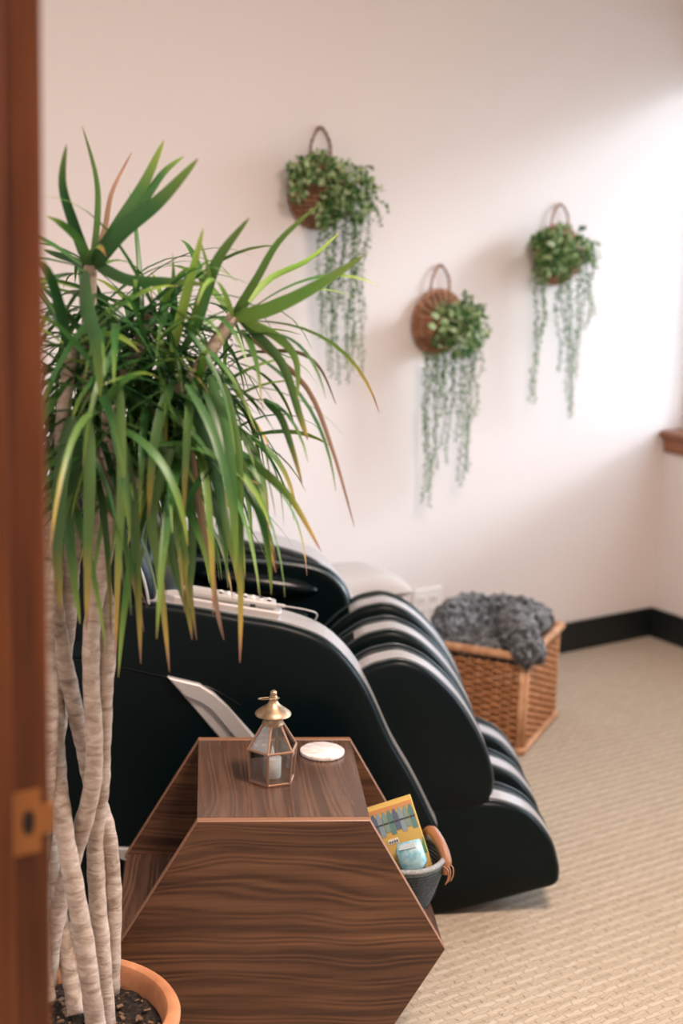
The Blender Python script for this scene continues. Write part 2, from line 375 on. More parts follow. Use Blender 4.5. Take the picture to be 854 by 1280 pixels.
bump(M['fleece'], noisetex(M['fleece'], coords(M['fleece']), 120, 4, .7), 1, .01)
M['cotton'] = mat('white_cotton', (.55, .515, .49), .9, spec=.1)
M['remote'] = mat('grey_remote', (.46, .45, .43), .3); M['screen'] = mat('remote_keys', (.85, .84, .80), .35); M['dark'] = mat('dark_plastic', (.02, .025, .027), .4)
M['strike'] = mat('worn_brass_plate', (.46, .20, .07), .38, metal=.55); M['hole'] = mat('strike_hole', (.008, .007, .007), .6)

# ------------------------------------------------------------------ setting
RL = -3.43   # room left wall plane (u)
def ubox(name, u0, u1, n0, n1, z0, z1, m_, bev=0, parent=None):
    bm = bmesh.new(); box(bm, (u0, n0, z0), (u1, n1, z1), bev=bev)
    o = obj(name, bm, m_, parent); o.location = K; o.rotation_euler = (0, 0, WYAW)
    o['kind'] = 'structure'; return o
bm = bmesh.new(); box(bm, (-6, -6.0, -.05), (.15, .15, 0))
o = obj('floor', bm, M['carpet']); o['kind'] = 'structure'; o.location = K; o.rotation_euler = (0, 0, WYAW)
# carpet coordinates stay in the floor's own frame, rows parallel to the back wall
for nd in M['carpet'].node_tree.nodes:
    if nd.type == 'MAPPING': nd.inputs['Rotation'].default_value = (0, 0, 0)
ubox('wall_back', -6, .15, 0, .15, 0, 2.62, M['wall'])
ubox('wall_front', -6, .15, -6.15, -6.0, 0, 2.62, M['wall'])
ubox('wall_hall', -6.15, -6, -6, .15, 0, 2.62, M['wall'])
ubox('ceiling', -6, .15, -6, .15, 2.6, 2.7, M['ceil'])
DN0, DN1, DH = -2.489, -3.42, 2.12
def multi(name, boxes, m_, bev=0):
    bm = bmesh.new()
    for b_ in boxes: box(bm, (b_[0], b_[2], b_[4]), (b_[1], b_[3], b_[5]), bev=bev)
    o = obj(name, bm, m_); o.location = K; o.rotation_euler = (0, 0, WYAW); o['kind'] = 'structure'; return o
multi('wall_right', [(0, .15, -6, 0, 0, SILL_Z-.02), (0, .15, -6, 0, HEAD_Z, 2.6),
                     (0, .15, -2.5, WIN_N1, SILL_Z-.02, HEAD_Z), (0, .15, -6, -3.9, SILL_Z-.02, HEAD_Z)], M['wall'])
multi('wall_left', [(RL-.12, RL, DN0, 0, 0, 2.6), (RL-.12, RL, -6, DN1, 0, 2.6), (RL-.12, RL, DN1, DN0, DH, 2.6)], M['wall'])
multi('baseboard_back', [(RL, 0, -.012, 0, 0, .105)], M['base'], .002)
multi('baseboard_right', [(-.012, 0, -6, -.012, 0, .105)], M['base'], .002)
multi('baseboard_left', [(RL, RL+.012, DN0, -.012, 0, .105)], M['base'], .002)
# windows: frame, panes, wooden sill
for k, (n0, n1) in enumerate(((WIN_N0, WIN_N1), (-2.5, -3.9))):
    w = bpy.data.objects.new('window_%d' % (k+1), None); COL.objects.link(w); w['kind'] = 'structure'; w.location = K; w.rotation_euler = (0, 0, WYAW)
    bm = bmesh.new(); f = .04; mid = (n0+n1)/2
    for a in ((n0-f, n0, SILL_Z, HEAD_Z), (n1, n1+f, SILL_Z, HEAD_Z), (mid-.02, mid+.02, SILL_Z, HEAD_Z)):
        box(bm, (.085, a[0], a[2]), (.125, a[1], a[3]), bev=.003)
    for z in (SILL_Z, HEAD_Z-f): box(bm, (.086, n1, z), (.124, n0, z+f), bev=.003)
    obj('window_frame', bm, M['white'], w)
    for a, b_ in ((n0-f, mid+.02), (mid-.02, n1+f)):
        bm = bmesh.new(); box(bm, (.103, b_, SILL_Z+f), (.107, a, HEAD_Z-f)); obj('pane', bm, M['pane'], w)
    bm = bmesh.new(); e = -.002 if k == 0 else -.03
    box(bm, (-.03, n1-.03, SILL_Z-.022), (.083, n0+e, SILL_Z), bev=.003)
    box(bm, (-.014, n1-.02, SILL_Z-.075), (-.0005, n0+e-.010, SILL_Z-.0225), bev=.002)
    obj('window_sill', bm, M['sill'], w)
# door jamb and casing
dr = bpy.data.objects.new('door_1', None); COL.objects.link(dr); dr['kind'] = 'structure'; dr.location = K; dr.rotation_euler = (0, 0, WYAW)
JT = .018
bm = bmesh.new(); box(bm, (RL-.128, DN0-JT, 0), (RL, DN0+.001, DH), bev=.003); obj('jamb', bm, M['jamb'], dr)
bm = bmesh.new(); box(bm, (RL-.128, DN1, 0), (RL+.004, DN1+JT, DH), bev=.003); obj('jamb', bm, M['jamb'], dr)
bm = bmesh.new(); box(bm, (RL-.128, DN1+JT, DH-JT), (RL+.004, DN0-JT, DH), bev=.003); obj('jamb', bm, M['jamb'], dr)
bm = bmesh.new(); box(bm, (RL-.075, DN0-JT-.011, 0), (RL-.039, DN0-JT, DH-JT), bev=.002); obj('door_stop', bm, M['jamb'], dr)
for (a, b_) in ((DN0-.006, DN0+.06), (DN1-.06, DN1+.006)):
    bm = bmesh.new(); box(bm, (RL-.142, a, 0), (RL-.122, b_, DH+.05), bev=.004); obj('casing', bm, M['jamb'], dr)
# strike plate on the jamb
sp_z = at(38, 1020, 1.3).z
bm = bmesh.new(); y1 = DN0-JT
prism(bm, [(RL-.036, sp_z-.030), (RL-.010, sp_z-.030), (RL-.010, sp_z-.014), (RL-.0005, sp_z-.014), (RL-.0005, sp_z+.014), (RL-.010, sp_z+.014), (RL-.010, sp_z+.030), (RL-.036, sp_z+.030)], y1-.0018, y1+.001)
box(bm, (RL-.001, y1-.0018, sp_z-.014), (RL+.0025, y1+.010, sp_z+.014), bev=.0008)
pl_ = obj('strike_plate', bm, M['strike'], dr)
bm = bmesh.new(); hp = [(RL-.022+.0058*math.cos(a)*1.0, sp_z+.0125*math.sin(a)) for a in [2*PI*k/24 for k in range(24)]]
prism(bm, hp, y1-.0022, y1-.0017); obj('latch_hole', bm, M['hole'], pl_)
for dz in (-.023, .023):
    bm = bmesh.new(); prism(bm, [(RL-.023+.0032*math.cos(2*PI*k/14), sp_z+dz+.0032*math.sin(2*PI*k/14)) for k in range(14)], y1-.0026, y1-.0016); obj('screw', bm, M['strike'], pl_)

# outlet on the back wall
ot = root('wall_outlet', 'off-white wall outlet plate low on the back wall behind the chair', 'outlet', W(-1.025, 0, .25), WYAW)
bm = bmesh.new(); box(bm, (-.058, -.007, -.057), (.058, 0, .057), bev=.003); obj('cover_plate', bm, M['white'], ot)
for x in (-.023, .023):
    for z in (-.02, .02):
        bm = bmesh.new(); box(bm, (x-.016, -.009, z-.014), (x+.016, -.0068, z+.014), bev=.001); s_ = obj('socket', bm, M['white'], ot)
        bm = bmesh.new(); box(bm, (x-.007, -.0095, z-.005), (x-.004, -.0089, z+.006)); box(bm, (x+.004, -.0095, z-.005), (x+.007, -.0089, z+.006)); obj('slot', bm, M['dark'], s_)

# ------------------------------------------------------------------ hexagonal walnut side table
TY = math.radians(5.2)
T0 = V((-.082, 2.488, 0))
tb = root('side_table', 'walnut hexagonal side table with open upper sides, standing before the massage chair', 'table', T0, TY)
TH, HW, HT, TD = .4925, .1495, .293, .402
hexp = [(-HW, TH), (-HT, TH/2), (-HW, 0), (HW, 0), (HT, TH/2), (HW, TH)]
def hexs(s): return [(-HW+s*.58, TH-s), (-HT+s*1.15, TH/2), (-HW+s*.58, s), (HW-s*.58, s), (HT-s*1.15, TH/2), (HW-s*.58, TH-s)]
for nm, y0, y1 in (('front_panel', 0, .016), ('back_panel', TD-.016, TD)):
    bm = bmesh.new(); prism(bm, hexp, y0, y1, mi_face=0, mi_side=1)
    fe = [e for e in bm.edges if abs(e.verts[0].co.y-e.verts[1].co.y) < 1e-6]
    r = bmesh.ops.bevel(bm, geom=fe, offset=.0016, segments=1, affect='EDGES')
    for f in r['faces']: f.material_index = 1
    obj(nm, bm, [M['walnut'], M['edge']], tb)
def panel(nm, pts, m_=None):
    bm = bmesh.new(); prism(bm, pts, .0165, TD-.0165, bev=0); return obj(nm, bm, m_ or M['walnut_y'], tb)
panel('top_panel', [(-HW, TH-.0004), (HW, TH-.0004), (HW-.009, TH-.016), (-HW+.009, TH-.016)])
panel('shelf', [(-HT+.004, TH/2+.006), (HT-.004, TH/2+.006), (HT-.006, TH/2-.009), (-HT+.006, TH/2-.009)])
panel('bottom_panel', [(-HW, .0), (HW, .0), (HW+.009, .015), (-HW-.009, .015)])
for s in (-1, 1):
    panel('lower_side_panel', [(s*HT, TH/2-.0095), (s*(HT-.018), TH/2-.0095), (s*(HW-.008), .0155), (s*(HW+.010), .0155)])

# ------------------------------------------------------------------ lantern, candle, coaster
LP = V((-.113, 2.672, TH)); HR, HWa, HTp = .0425, .0465, .019
lt = root('lantern', 'small brass and glass hexagonal lantern standing on the walnut table', 'lantern', LP, math.radians(-97))
def hexr(r, z): return [V((r*math.cos(PI/3*k), r*math.sin(PI/3*k), z)) for k in range(6)]
A_, B_, C_ = hexr(HR, .003), hexr(HWa, .064), hexr(HTp, .108)
bm = bmesh.new()
prism(bm, [(v.x*1.03, v.y*1.03) for v in A_], 0, .004, axis='z'); obj('base', bm, M['copper'], lt)
bm = bmesh.new()
for P, Q in ((A_, B_), (B_, C_)):
    for k in range(6): tube(bm, [P[k], Q[k]], .0026, 6)
for P in (A_, B_, C_):
    for k in range(6): tube(bm, [P[k], P[(k+1) % 6]], .0026, 6)
for P in (A_, B_, C_):
    for v in P: bmesh.ops.create_icosphere(bm, subdivisions=1, radius=.0031, matrix=Matrix.Translation(v))
obj('frame', bm, M['copper'], lt)
for P, Q in ((A_, B_), (B_, C_)):
    for k in range(6):
        bm = bmesh.new(); q = [P[k], P[(k+1) % 6], Q[(k+1) % 6], Q[k]]; c = sum(q, V())/4
        n_ = (q[1]-q[0]).cross(q[3]-q[0]).normalized()*.0006
        q = [c+(v-c)*.98 for v in q]
        f = bm.faces.new([bm.verts.new(v+n_) for v in q]); bm.faces.new([bm.verts.new(v-n_) for v in q][::-1]); obj('glass_pane', bm, M['glass'], lt)
bm = bmesh.new(); lathe(bm, [(.0165, .106), (.0205, .108), (.0195, .111), (.0185, .113), (.0185, .124), (.021, .1255), (.0195, .127)], 32); obj('neck', bm, M['brass'], lt, auto=40)
bm = bmesh.new(); lathe(bm, [(.018, .126), (.0325, .1255), (.0335, .127), (.0325, .1295), (.026, .135), (.018, .1405), (.0115, .146), (.0085, .151), (.0075, .154), (.008, .156), (.0085, .159), (.006, .1625), (.0058, .1635), (.0066, .166), (.0055, .170), (.003, .172), (0, .1725)], 40)
obj('roof_cap', bm, M['brass'], lt, auto=50)
bm = bmesh.new(); ring = [V((.021*math.cos(a), .019*math.sin(a), 0)) for a in [2*PI*k/28 for k in range(28)]]
rm = Matrix.Translation((-.006, -.010, .1535)) @ Matrix.Rotation(math.radians(-14), 4, 'Y') @ Matrix.Rotation(math.radians(6), 4, 'X')
tube(bm, [rm @ p for p in ring], .0012, 6, closed=True); obj('ring_handle', bm, M['brass'], lt, smooth=True)
cn = root('candle', 'short white candle inside the brass lantern', 'candle', LP+V((.0, .004, .0045)))
bm = bmesh.new(); lathe(bm, [(0, 0), (.0165, 0), (.0170, .001), (.0170, .036), (.0155, .0385), (.006, .0375), (0, .037)], 28); obj('wax_body', bm, M['wax'], cn, auto=40)
bm = bmesh.new(); lathe(bm, [(0, .037), (.0032, .039), (.0042, .044), (.0032, .050), (.0015, .057), (0, .061)], 12); obj('flame_tip', bm, M['wax'], cn, smooth=True)
bm = bmesh.new(); lathe(bm, [(0, 0), (.040, 0), (.0425, .0015), (.0432, .004), (.0425, .007), (.041, .008), (0, .008)], 64)
co_ = obj('coaster', bm, M['marble'], None, auto=40); co_.location = (-.0225, 2.808, TH)
tag(co_, 'round pale marble coaster lying on the walnut table beside the lantern', 'coaster')

# ------------------------------------------------------------------ rope basket on the shelf
SH = TH/2+.006
BC = V((.126, 2.685, SH))
rb = root('rope_basket', 'dark grey coiled rope basket with tan leather handle on the table shelf', 'basket', BC)
bm = bmesh.new(); ncoil = 15; RBH = .086
def rbr(t): return .058+.030*t**.8
for i in range(ncoil):
    t_ = i/(ncoil-1); r = rbr(t_); z = .004+RBH*t_
    tube(bm, [(r*math.cos(a)*.98, r*math.sin(a)*.98, z+.002*math.sin(2*a)) for a in [2*PI*k/56 for k in range(56)]], .0051, 6, closed=True)
for i in range(6):
    r = .006+.009*i; tube(bm, [(r*math.cos(2*PI*k/24), r*math.sin(2*PI*k/24), .005) for k in range(24)], .005, 5, closed=True)
stuff(obj('rope_coils', bm, M['rope'], rb, smooth=True))
bm = bmesh.new(); r = rbr(1)+.0005
tube(bm, [(r*math.cos(a)*.98, r*math.sin(a)*.98, RBH+.0115+.002*math.sin(2*a)) for a in [2*PI*k/64 for k in range(64)]], .0056, 8, closed=True); obj('rim', bm, M['rope_pale'], rb, smooth=True)
# leather handle arching along the right of the rim
bm = bmesh.new(); hp = spline([(.050, .068, .092), (.052, .062, .118), (.060, .034, .132), (.074, .0, .124), (.084, -.022, .108), (.088, -.034, .092), (.087, -.036, .072)], 30)
prev = None
for i, p in enumerate(hp):
    tdir = (hp[min(i+1, 29)]-hp[max(i-1, 0)]).normalized(); side = V((.80, .10, .55)); side = (side-tdir*side.dot(tdir)).normalized()
    w = .0105*(1 if 3 < i < 25 else .75); nn = tdir.cross(side).normalized()
    q = [bm.verts.new(p+side*w*a+nn*(b_-.25*a*a*.012/.0012*.0012)) for a, b_ in ((-1, -.001), (-.4, .0018), (.4, .0018), (1, -.001), (.4, -.0018), (-.4, -.0018))]
    if prev:
        for k in range(6): bm.faces.new([prev[k], prev[(k+1) % 6], q[(k+1) % 6], q[k]])
    prev = q
bmesh.ops.recalc_face_normals(bm, faces=bm.faces[:]); hd = obj('leather_handle', bm, M['tan'], rb, smooth=True)
for k, (dx, dy) in enumerate(((0, 0), (.006, .006), (-.004, -.008))):
    bm = bmesh.new(); tube(bm, spline([(.086+dx, -.034+dy, .092), (.095+dx, -.036+dy, .084), (.096+dx, -.038+dy, .070), (.091+dx, -.040+dy, .058)], 10), .0016, 5); obj('leather_lace', bm, M['tan'], hd, smooth=True)
# crayon box, tilted in the basket
def tilt(c, rz, ry, rx=0): return Matrix.Translation(c) @ Matrix.Rotation(rz, 4, 'Z') @ Matrix.Rotation(ry, 4, 'Y') @ Matrix.Rotation(rx, 4, 'X')
cb = root('crayon_box', 'yellow cardboard crayon box standing tilted in the grey rope basket', 'box', (0, 0, 0))
cb.matrix_world = tilt(V((.147, 2.705, .450)), math.radians(4), math.radians(-19), math.radians(-8))
cb.rotation_mode = 'XYZ'
CW, CH_, CT = .112, .145, .030     # local: x from -CW..0, z from -CH_..0
bm = bmesh.new(); box(bm, (-CW, 0, -CH_), (0, CT, 0), bev=.0012); obj('carton', bm, M['yellow'], cb)
bm = bmesh.new(); box(bm, (-CW+.002, -.0004, -.011), (-.002, .0001, -.0015)); obj('orange_strip', bm, M['orange'], cb)
for k in range(11):
    x = -.0075-k*.0103
    bm = bmesh.new(); w = .0047; y = -.0008
    prism(bm, [(x-w, -.056+(.006 if k % 2 else 0)), (x+w, -.056+(.006 if k % 2 else 0)), (x+w, -.018), (x+.0016, -.009), (x-.0016, -.009), (x-w, -.018)], y, 0.0001)
    c = obj('printed_crayon', bm, M['crayons'][k % 4], cb)
    bm = bmesh.new(); box(bm, (x-w, -.0011, -.034), (x+w, -.0008, -.031)); obj('crayon_band', bm, M['ink'], c)
bm = bmesh.new(); box(bm, (-.066, -.0008, -.073), (-.046, .0001, -.064)); lb = obj('printed_label', bm, M['paper'], cb)
for k in range(4):
    bm = bmesh.new(); box(bm, (-.064+k*.0045, -.0011, -.0715), (-.061+k*.0045, -.0008, -.067)); obj('label_block', bm, M['ink'], lb)
bm = bmesh.new(); prism(bm, [(-.001, -.075), (-.001, -.108), (-.012, -.108)], -.0006, .0001); obj('green_print', bm, M['greenp'], cb)
for a in ((-.020, -.078), (-.040, -.088)):
    bm = bmesh.new(); prism(bm, [(a[0]+.0022*math.cos(2*PI*k/10), a[1]+.0022*math.sin(2*PI*k/10)) for k in range(10)], -.0006, .0001); obj('orange_dot', bm, M['orange'], cb)
bp = root('tissue_pack', 'small pale blue wrapped pack lying in front of the crayon box', 'pack', (0, 0, 0))
bp.matrix_world = tilt(V((.150, 2.662, .362)), math.radians(-12), math.radians(-20), math.radians(-22))
bm = bmesh.new(); prism(bm, [(-.022, .020), (-.029, .006), (-.024, -.034), (.016, -.036), (.024, -.020), (.019, .020)], -.011, .011, bev=.004)
obj('wrapper', bm, M['blue'], bp, auto=60)
bm = bmesh.new(); prism(bm, [(-.016, .016), (-.021, .006), (.013, .006), (.013, .016)], -.0125, -.0108, bev=.0004); obj('film_flap', bm, M['bluetop'], bp)

# ------------------------------------------------------------------ massage chair
CY = math.radians(3)
P0 = V((.249, 3.123, 0))
ch = root('massage_chair', 'large black leather massage chair with silver trim, reclined behind the walnut table', 'armchair', P0, CY)
arm = outline([(-.02, .10), (-.018, .20), (-.045, .265), (-.085, .345), (-.135, .43), (-.170, .505), (-.198, .558), (-.240, .612), (-.290, .652), (-.364, .678), (-.45, .692),
               (-.535, .706), (-.641, .718), (-.73, .716), (-.842, .694), (-.93, .66), (-.99, .58), (-1.02, .44), (-1.02, .20), (-1.0, .09), (-.80, .055), (-.45, .045), (-.12, .045), (-.04, .06)], 150)
def place_arm(y0, y1, ty0, ty1):
    bm = bmesh.new(); slab(bm, arm, y0, y1, .014, .010, cen=(-.50, .36)); a = obj('armrest', bm, M['leather'], ch, smooth=True)
    i0, i1 = near_idx(arm, -.03, .23), near_idx(arm, -.66, .719)
    bm = bmesh.new(); band(bm, arm, i0, i1, ty0, ty1, .0035, .004); obj('top_trim', bm, M['silver'], a, smooth=False)
    for yy in (ty0-.004, ty1+.004):
        bm = bmesh.new(); pp = offset(arm, .001); ii = [(i0+k) % 150 for k in range((i1-i0) % 150+22)]
        tube(bm, [(pp[i][0], yy, pp[i][1]) for i in ii], .0022, 6); obj('piping', bm, M['piping'], a, smooth=True)
    return a
near_arm = place_arm(-.07, .052, -.050, .035)
far_arm = place_arm(.555, .70, .598, .697)
# seam and silver badge on the near side
bm = bmesh.new(); sm = spline([(-.98, .600), (-.80, .603), (-.713, .592), (-.62, .572), (-.517, .548), (-.45, .510)], 30)
tube(bm, [(p.x, -.0805, p.y) for p in sm], .0016, 6); obj('seam', bm, M['gloss'], near_arm, smooth=True)
bm = bmesh.new(); prism(bm, [(-.599, .571), (-.534, .556), (-.505, .538), (-.475, .508), (-.38, .40), (-.425, .40), (-.505, .502), (-.525, .521), (-.565, .531)], -.092, -.074, bev=.003); bd = obj('side_badge', bm, M['silver_plastic'], near_arm)
bm = bmesh.new(); prism(bm, [(-.580, .546), (-.52, .530), (-.495, .505), (-.415, .40), (-.459, .40)], -.085, -.073, bev=.003); obj('badge_lip', bm, M['silver_plastic'], bd)
bm = bmesh.new(); prism(bm, [(-.74, .194), (-.655, .192), (-.668, .158), (-.70, .172), (-.74, .186)], -.088, -.072, bev=.002); obj('side_badge', bm, M['silver_plastic'], near_arm)
bm = bmesh.new(); box(bm, (-.812, -.0835, .128), (-.783, -.0800, .140)); obj('warning_sticker', bm, M['yellow'], near_arm)
# leg rest: three cushioned dividers for the calves, three for the feet
calf = outline([(-.34, .22), (-.31, .42), (-.245, .515), (-.19, .562), (-.150, .578), (-.105, .582), (-.047, .554), (.015, .493), (.066, .412), (.092, .345), (.098, .300), (.085, .262), (.045, .245), (-.02, .236), (-.18, .225)], 110)
foot = outline([(-.20, .02), (-.20, .17), (-.13, .222), (-.06, .243), (.02, .262), (.07, .267), (.125, .262), (.185, .234), (.230, .180), (.249, .128), (.254, .095), (.246, .073), (.20, .058), (.0, .001), (-.10, .0)], 110)
for nm, pts, c, lo, hi in (('calf_pad', calf, (-.10, .40), (.090, .350), (-.20, .556)), ('foot_pad', foot, (.04, .13), (.250, .125), (-.02, .252))):
    for k, y0 in enumerate((0, .215, .43)):
        bm = bmesh.new(); slab(bm, pts, y0, y0+.145, .013, .012, cen=c); p_ = obj(nm, bm, M['leather'], ch, smooth=True)
        i0, i1 = near_idx(pts, *lo), near_idx(pts, *hi)
        bm = bmesh.new(); band(bm, pts, i0, i1, y0+.022, y0+.072, .0025, .004); obj('silver_stripe', bm, M['silver'], p_)
        for yy in (.014, .080, .118):
            bm = bmesh.new(); q = offset(pts, .0012 if yy > .02 else .0); ii = [(i0-6+k2) % 110 for k2 in range((i1-i0) % 110+14)]
            tube(bm, [(q[i][0], y0+yy, q[i][1]) for i in ii], .0022, 6); obj('piping', bm, M['piping'], p_, smooth=True)
inner = outline([(-.33, .06), (-.33, .40), (-.24, .49), (-.14, .535), (-.08, .52), (-.02, .45), (.03, .37), (.05, .29), (.09, .235), (.16, .20), (.20, .14), (.20, .075), (.10, .045), (-.1, .03)], 80)
bm = bmesh.new(); slab(bm, inner, .03, .545, .01, .0, cen=(-.10, .25)); obj('leg_well', bm, M['gloss'], ch, smooth=True)
# seat and reclined backrest
seat = outline([(-.95, .10), (-.97, .36), (-.86, .44), (-.55, .455), (-.34, .47), (-.27, .44), (-.25, .36), (-.26, .10), (-.6, .07)], 80)
bm = bmesh.new(); slab(bm, seat, .055, .552, .02, 0, cen=(-.6, .27)); obj('seat', bm, M['leather'], ch, smooth=True)
back = outline([(-.58, .44), (-.62, .60), (-.655, .76), (-.68, .86), (-.72, .905), (-.78, .915), (-.86, .88), (-.95, .78), (-1.03, .62), (-1.06, .48), (-.98, .38), (-.75, .38)], 100)
bm = bmesh.new(); slab(bm, back, .06, .55, .04, .01, cen=(-.82, .64)); bk = obj('backrest', bm, M['leather'], ch, smooth=True)
wing = outline([(-.62, .60), (-.625, .70), (-.645, .79), (-.69, .85), (-.76, .865), (-.85, .83), (-.92, .74), (-.95, .62), (-.9, .55), (-.72, .54)], 80)
for y0, y1 in ((-.055, .052), (.558, .66)):
    bm = bmesh.new(); slab(bm, wing, y0, y1, .03, .02, cen=(-.78, .70)); w_ = obj('shoulder_wing', bm, M['leather'], ch, smooth=True)
    bm = bmesh.new(); q = offset(wing, -.012); i0 = near_idx(wing, -.64, .60); i1 = near_idx(wing, -.72, .86)
    ii = [(i0+k) % 80 for k in range((i1-i0) % 80)]; tube(bm, [(q[i][0], y0-.004, q[i][1]) for i in ii], .003, 6); obj('silver_piping', bm, M['silver'], w_, smooth=True)
for k in range(3):
    bm = bmesh.new(); bmesh.ops.create_uvsphere(bm, u_segments=24, v_segments=14, radius=1)
    bmesh.ops.transform(bm, matrix=Matrix.Translation((-.60-.035*k, .305, .53+.11*k)) @ Matrix.Rotation(math.radians(-18), 4, 'Y') @ Matrix.Diagonal((.05, .19, .062, 1)), verts=bm.verts[:]); obj('back_cushion', bm, M['leather'], bk, smooth=True)
# arm airbags on the inside of the far arm, inside an oval rim
oval = outline([(-.64, .66), (-.50, .672), (-.36, .668), (-.26, .648), (-.205, .600), (-.190, .550), (-.205, .505), (-.26, .478), (-.40, .47), (-.60, .48), (-.70, .55)], 70)
bm = bmesh.new(); slab(bm, oval, .515, .565, .018, 0, cen=(-.44, .57)); ab = obj('airbag_housing', bm, M['leather'], ch, smooth=True)
bm = bmesh.new(); q = offset(oval, -.010); tube(bm, [(p[0], .516, p[1]) for p in q], .006, 8, closed=True); obj('housing_rim', bm, M['piping'], ab, smooth=True)
for z, dx, s in ((.612, 0, .150), (.548, -.02, .150)):
    bm = bmesh.new(); bmesh.ops.create_uvsphere(bm, u_segments=28, v_segments=14, radius=1)
    bmesh.ops.transform(bm, matrix=Matrix.Translation((-.42+dx, .512, z)) @ Matrix.Rotation(math.radians(7), 4, 'Y') @ Matrix.Diagonal((s, .030, .026, 1)), verts=bm.verts[:]); obj('airbag', bm, M['gloss'], ab, smooth=True)
# dock on the near arm and the remote lying in it
dk = Matrix.Translation((-.475, -.022, .7105)) @ Matrix.Rotation(math.radians(8.5), 4, 'Y')
bm = bmesh.new(); prism(bm, [(-.115, -.026), (.102, -.024), (.108, -.012), (.108, .018), (.100, .026), (-.115, .026), (-.135, .010), (-.135, -.012)], -.020, .004, axis='z', M=dk, bev=.003); obj('remote_dock', bm, M['silver_plastic'], near_arm)
rc = root('remote_control', 'slim grey remote control resting on the near armrest of the massage chair', 'remote control')
rc.matrix_world = Matrix.Translation(P0) @ Matrix.Rotation(CY, 4, 'Z') @ dk @ Matrix.Translation((-.004, .003, .0045))
bm = bmesh.new(); box(bm, (-.098, -.019, 0), (.098, .019, .015), bev=.005); obj('body', bm, M['remote'], rc, auto=50)
bm = bmesh.new(); box(bm, (-.088, -.015, .0148), (-.030, .015, .0158), bev=.0004); obj('display', bm, M['silver_plastic'], rc)
for i in range(7):
    for j in range(2):
        bm = bmesh.new(); lathe(bm, [(.0046, .0148), (.0046, .0162), (.0036, .0170), (0, .0170)], 12, (-.018+i*.0168, -.0075+j*.015, 0)); obj('key', bm, M['screen'] if (i+j) % 3 else M['dark'], rc)
bm = bmesh.new(); box(bm, (.045, -.0205, -.002), (.056, -.018, .006), bev=.0005); obj('clip', bm, M['dark'], rc)
bm = bmesh.new(); cpts = spline([(.096, 0, .007), (.115, 0, .007), (.135, .004, .006), (.160, .010, .004), (.182, .022, -.002), (.190, .040, -.014), (.186, .060, -.035)], 30)
tube(bm, cpts, lambda t: .0038 if t < .2 else .0017, 8); obj('cord', bm, M['remote'], rc, smooth=True)

# ------------------------------------------------------------------ white pouf with two cushions behind the chair
def cushion(name, label, loc, rz, sx_, sy_, h, tiltx=0, sag=0):
    bm = bmesh.new(); n = 18; top = {}; bot = {}
    for i in range(n+1):
        for j in range(n+1):
            a, b_ = i/n*2-1, j/n*2-1
            e = max(0, (1-a**4))*max(0, (1-b_**4)); hh = h*.5*e**.62
            pin = 1-.10*(1-abs(a))*abs(b_)**3*1; pin2 = 1-.10*(1-abs(b_))*abs(a)**3
            x = a*sx_/2*pin2; y = b_*sy_/2*pin
            wob = .003*noise.noise(V((x*25, y*25, h*9)))
            top[i, j] = bm.verts.new((x, y, hh+wob*e+h/2))
            bot[i, j] = top[i, j] if e <= 1e-9 else bm.verts.new((x, y, -hh*.8+h/2))
    for i in range(n):
        for j in range(n):
            bm.faces.new([top[i, j], top[i+1, j], top[i+1, j+1], top[i, j+1]])
            q = [bot[i, j], bot[i, j+1], bot[i+1, j+1], bot[i+1, j]]
            q2 = []
            for v in q:
                if v not in q2: q2.append(v)
            if len(q2) > 2 and bm.faces.get(q2) is None: bm.faces.new(q2)
    o = root(name, label, 'cushion', loc, rz); o.rotation_euler = (tiltx, 0, rz)
    c = obj('cover', bm, M['cotton'], o, smooth=True)
    bm = bmesh.new(); pts = []
    for t_ in range(60):
        s = t_/60*4; k = int(s); f = s-k
        a, b_ = [(-1+2*f, -1), (1, -1+2*f), (1-2*f, 1), (-1, 1-2*f)][k]
        pts.append((a*sx_/2*(1-.10*(1-abs(b_))*abs(a)**3), b_*sy_/2*(1-.10*(1-abs(a))*abs(b_)**3), h/2))
    tube(bm, pts, .004, 6, closed=True); obj('piping', bm, M['cotton'], c, smooth=True); return o
PF = V((.018, 4.235, 0))
pf = root('pouf', 'low white upholstered pouf against the back wall behind the massage chair', 'pouf', PF, WYAW)
bm = bmesh.new(); box(bm, (-.17, -.16, .03), (.17, .16, .31), bev=.03); obj('upholstery', bm, M['cotton'], pf, smooth=True)
for a in (-1, 1):
    for b_ in (-1, 1):
        bm = bmesh.new(); lathe(bm, [(0, 0), (.013, 0), (.017, .04), (0, .04)], 12, (a*.13, b_*.12, 0)); obj('leg', bm, M['dark'], pf)
cushion('cushion', 'plump white cushion lying lower, under the other on the pouf', PF+V((.0, 0, .305)), WYAW+.05, .34, .30, .085)
cushion('cushion', 'white cushion on top of the pile behind the massage chair', PF+V((-.006, .01, .385)), WYAW-.16, .33, .27, .105, -.03)

# ------------------------------------------------------------------ wicker basket with grey blanket
WA = V((.527, 4.096, 0)); wr = math.atan2(.922, .387)
WL, WD, WH = .36, .31, .288      # along local x (right side), along local -y.. (front side)
wk = root('wicker_basket', 'square brown wicker basket with upright sides on the carpet by the back wall', 'basket', WA, wr)
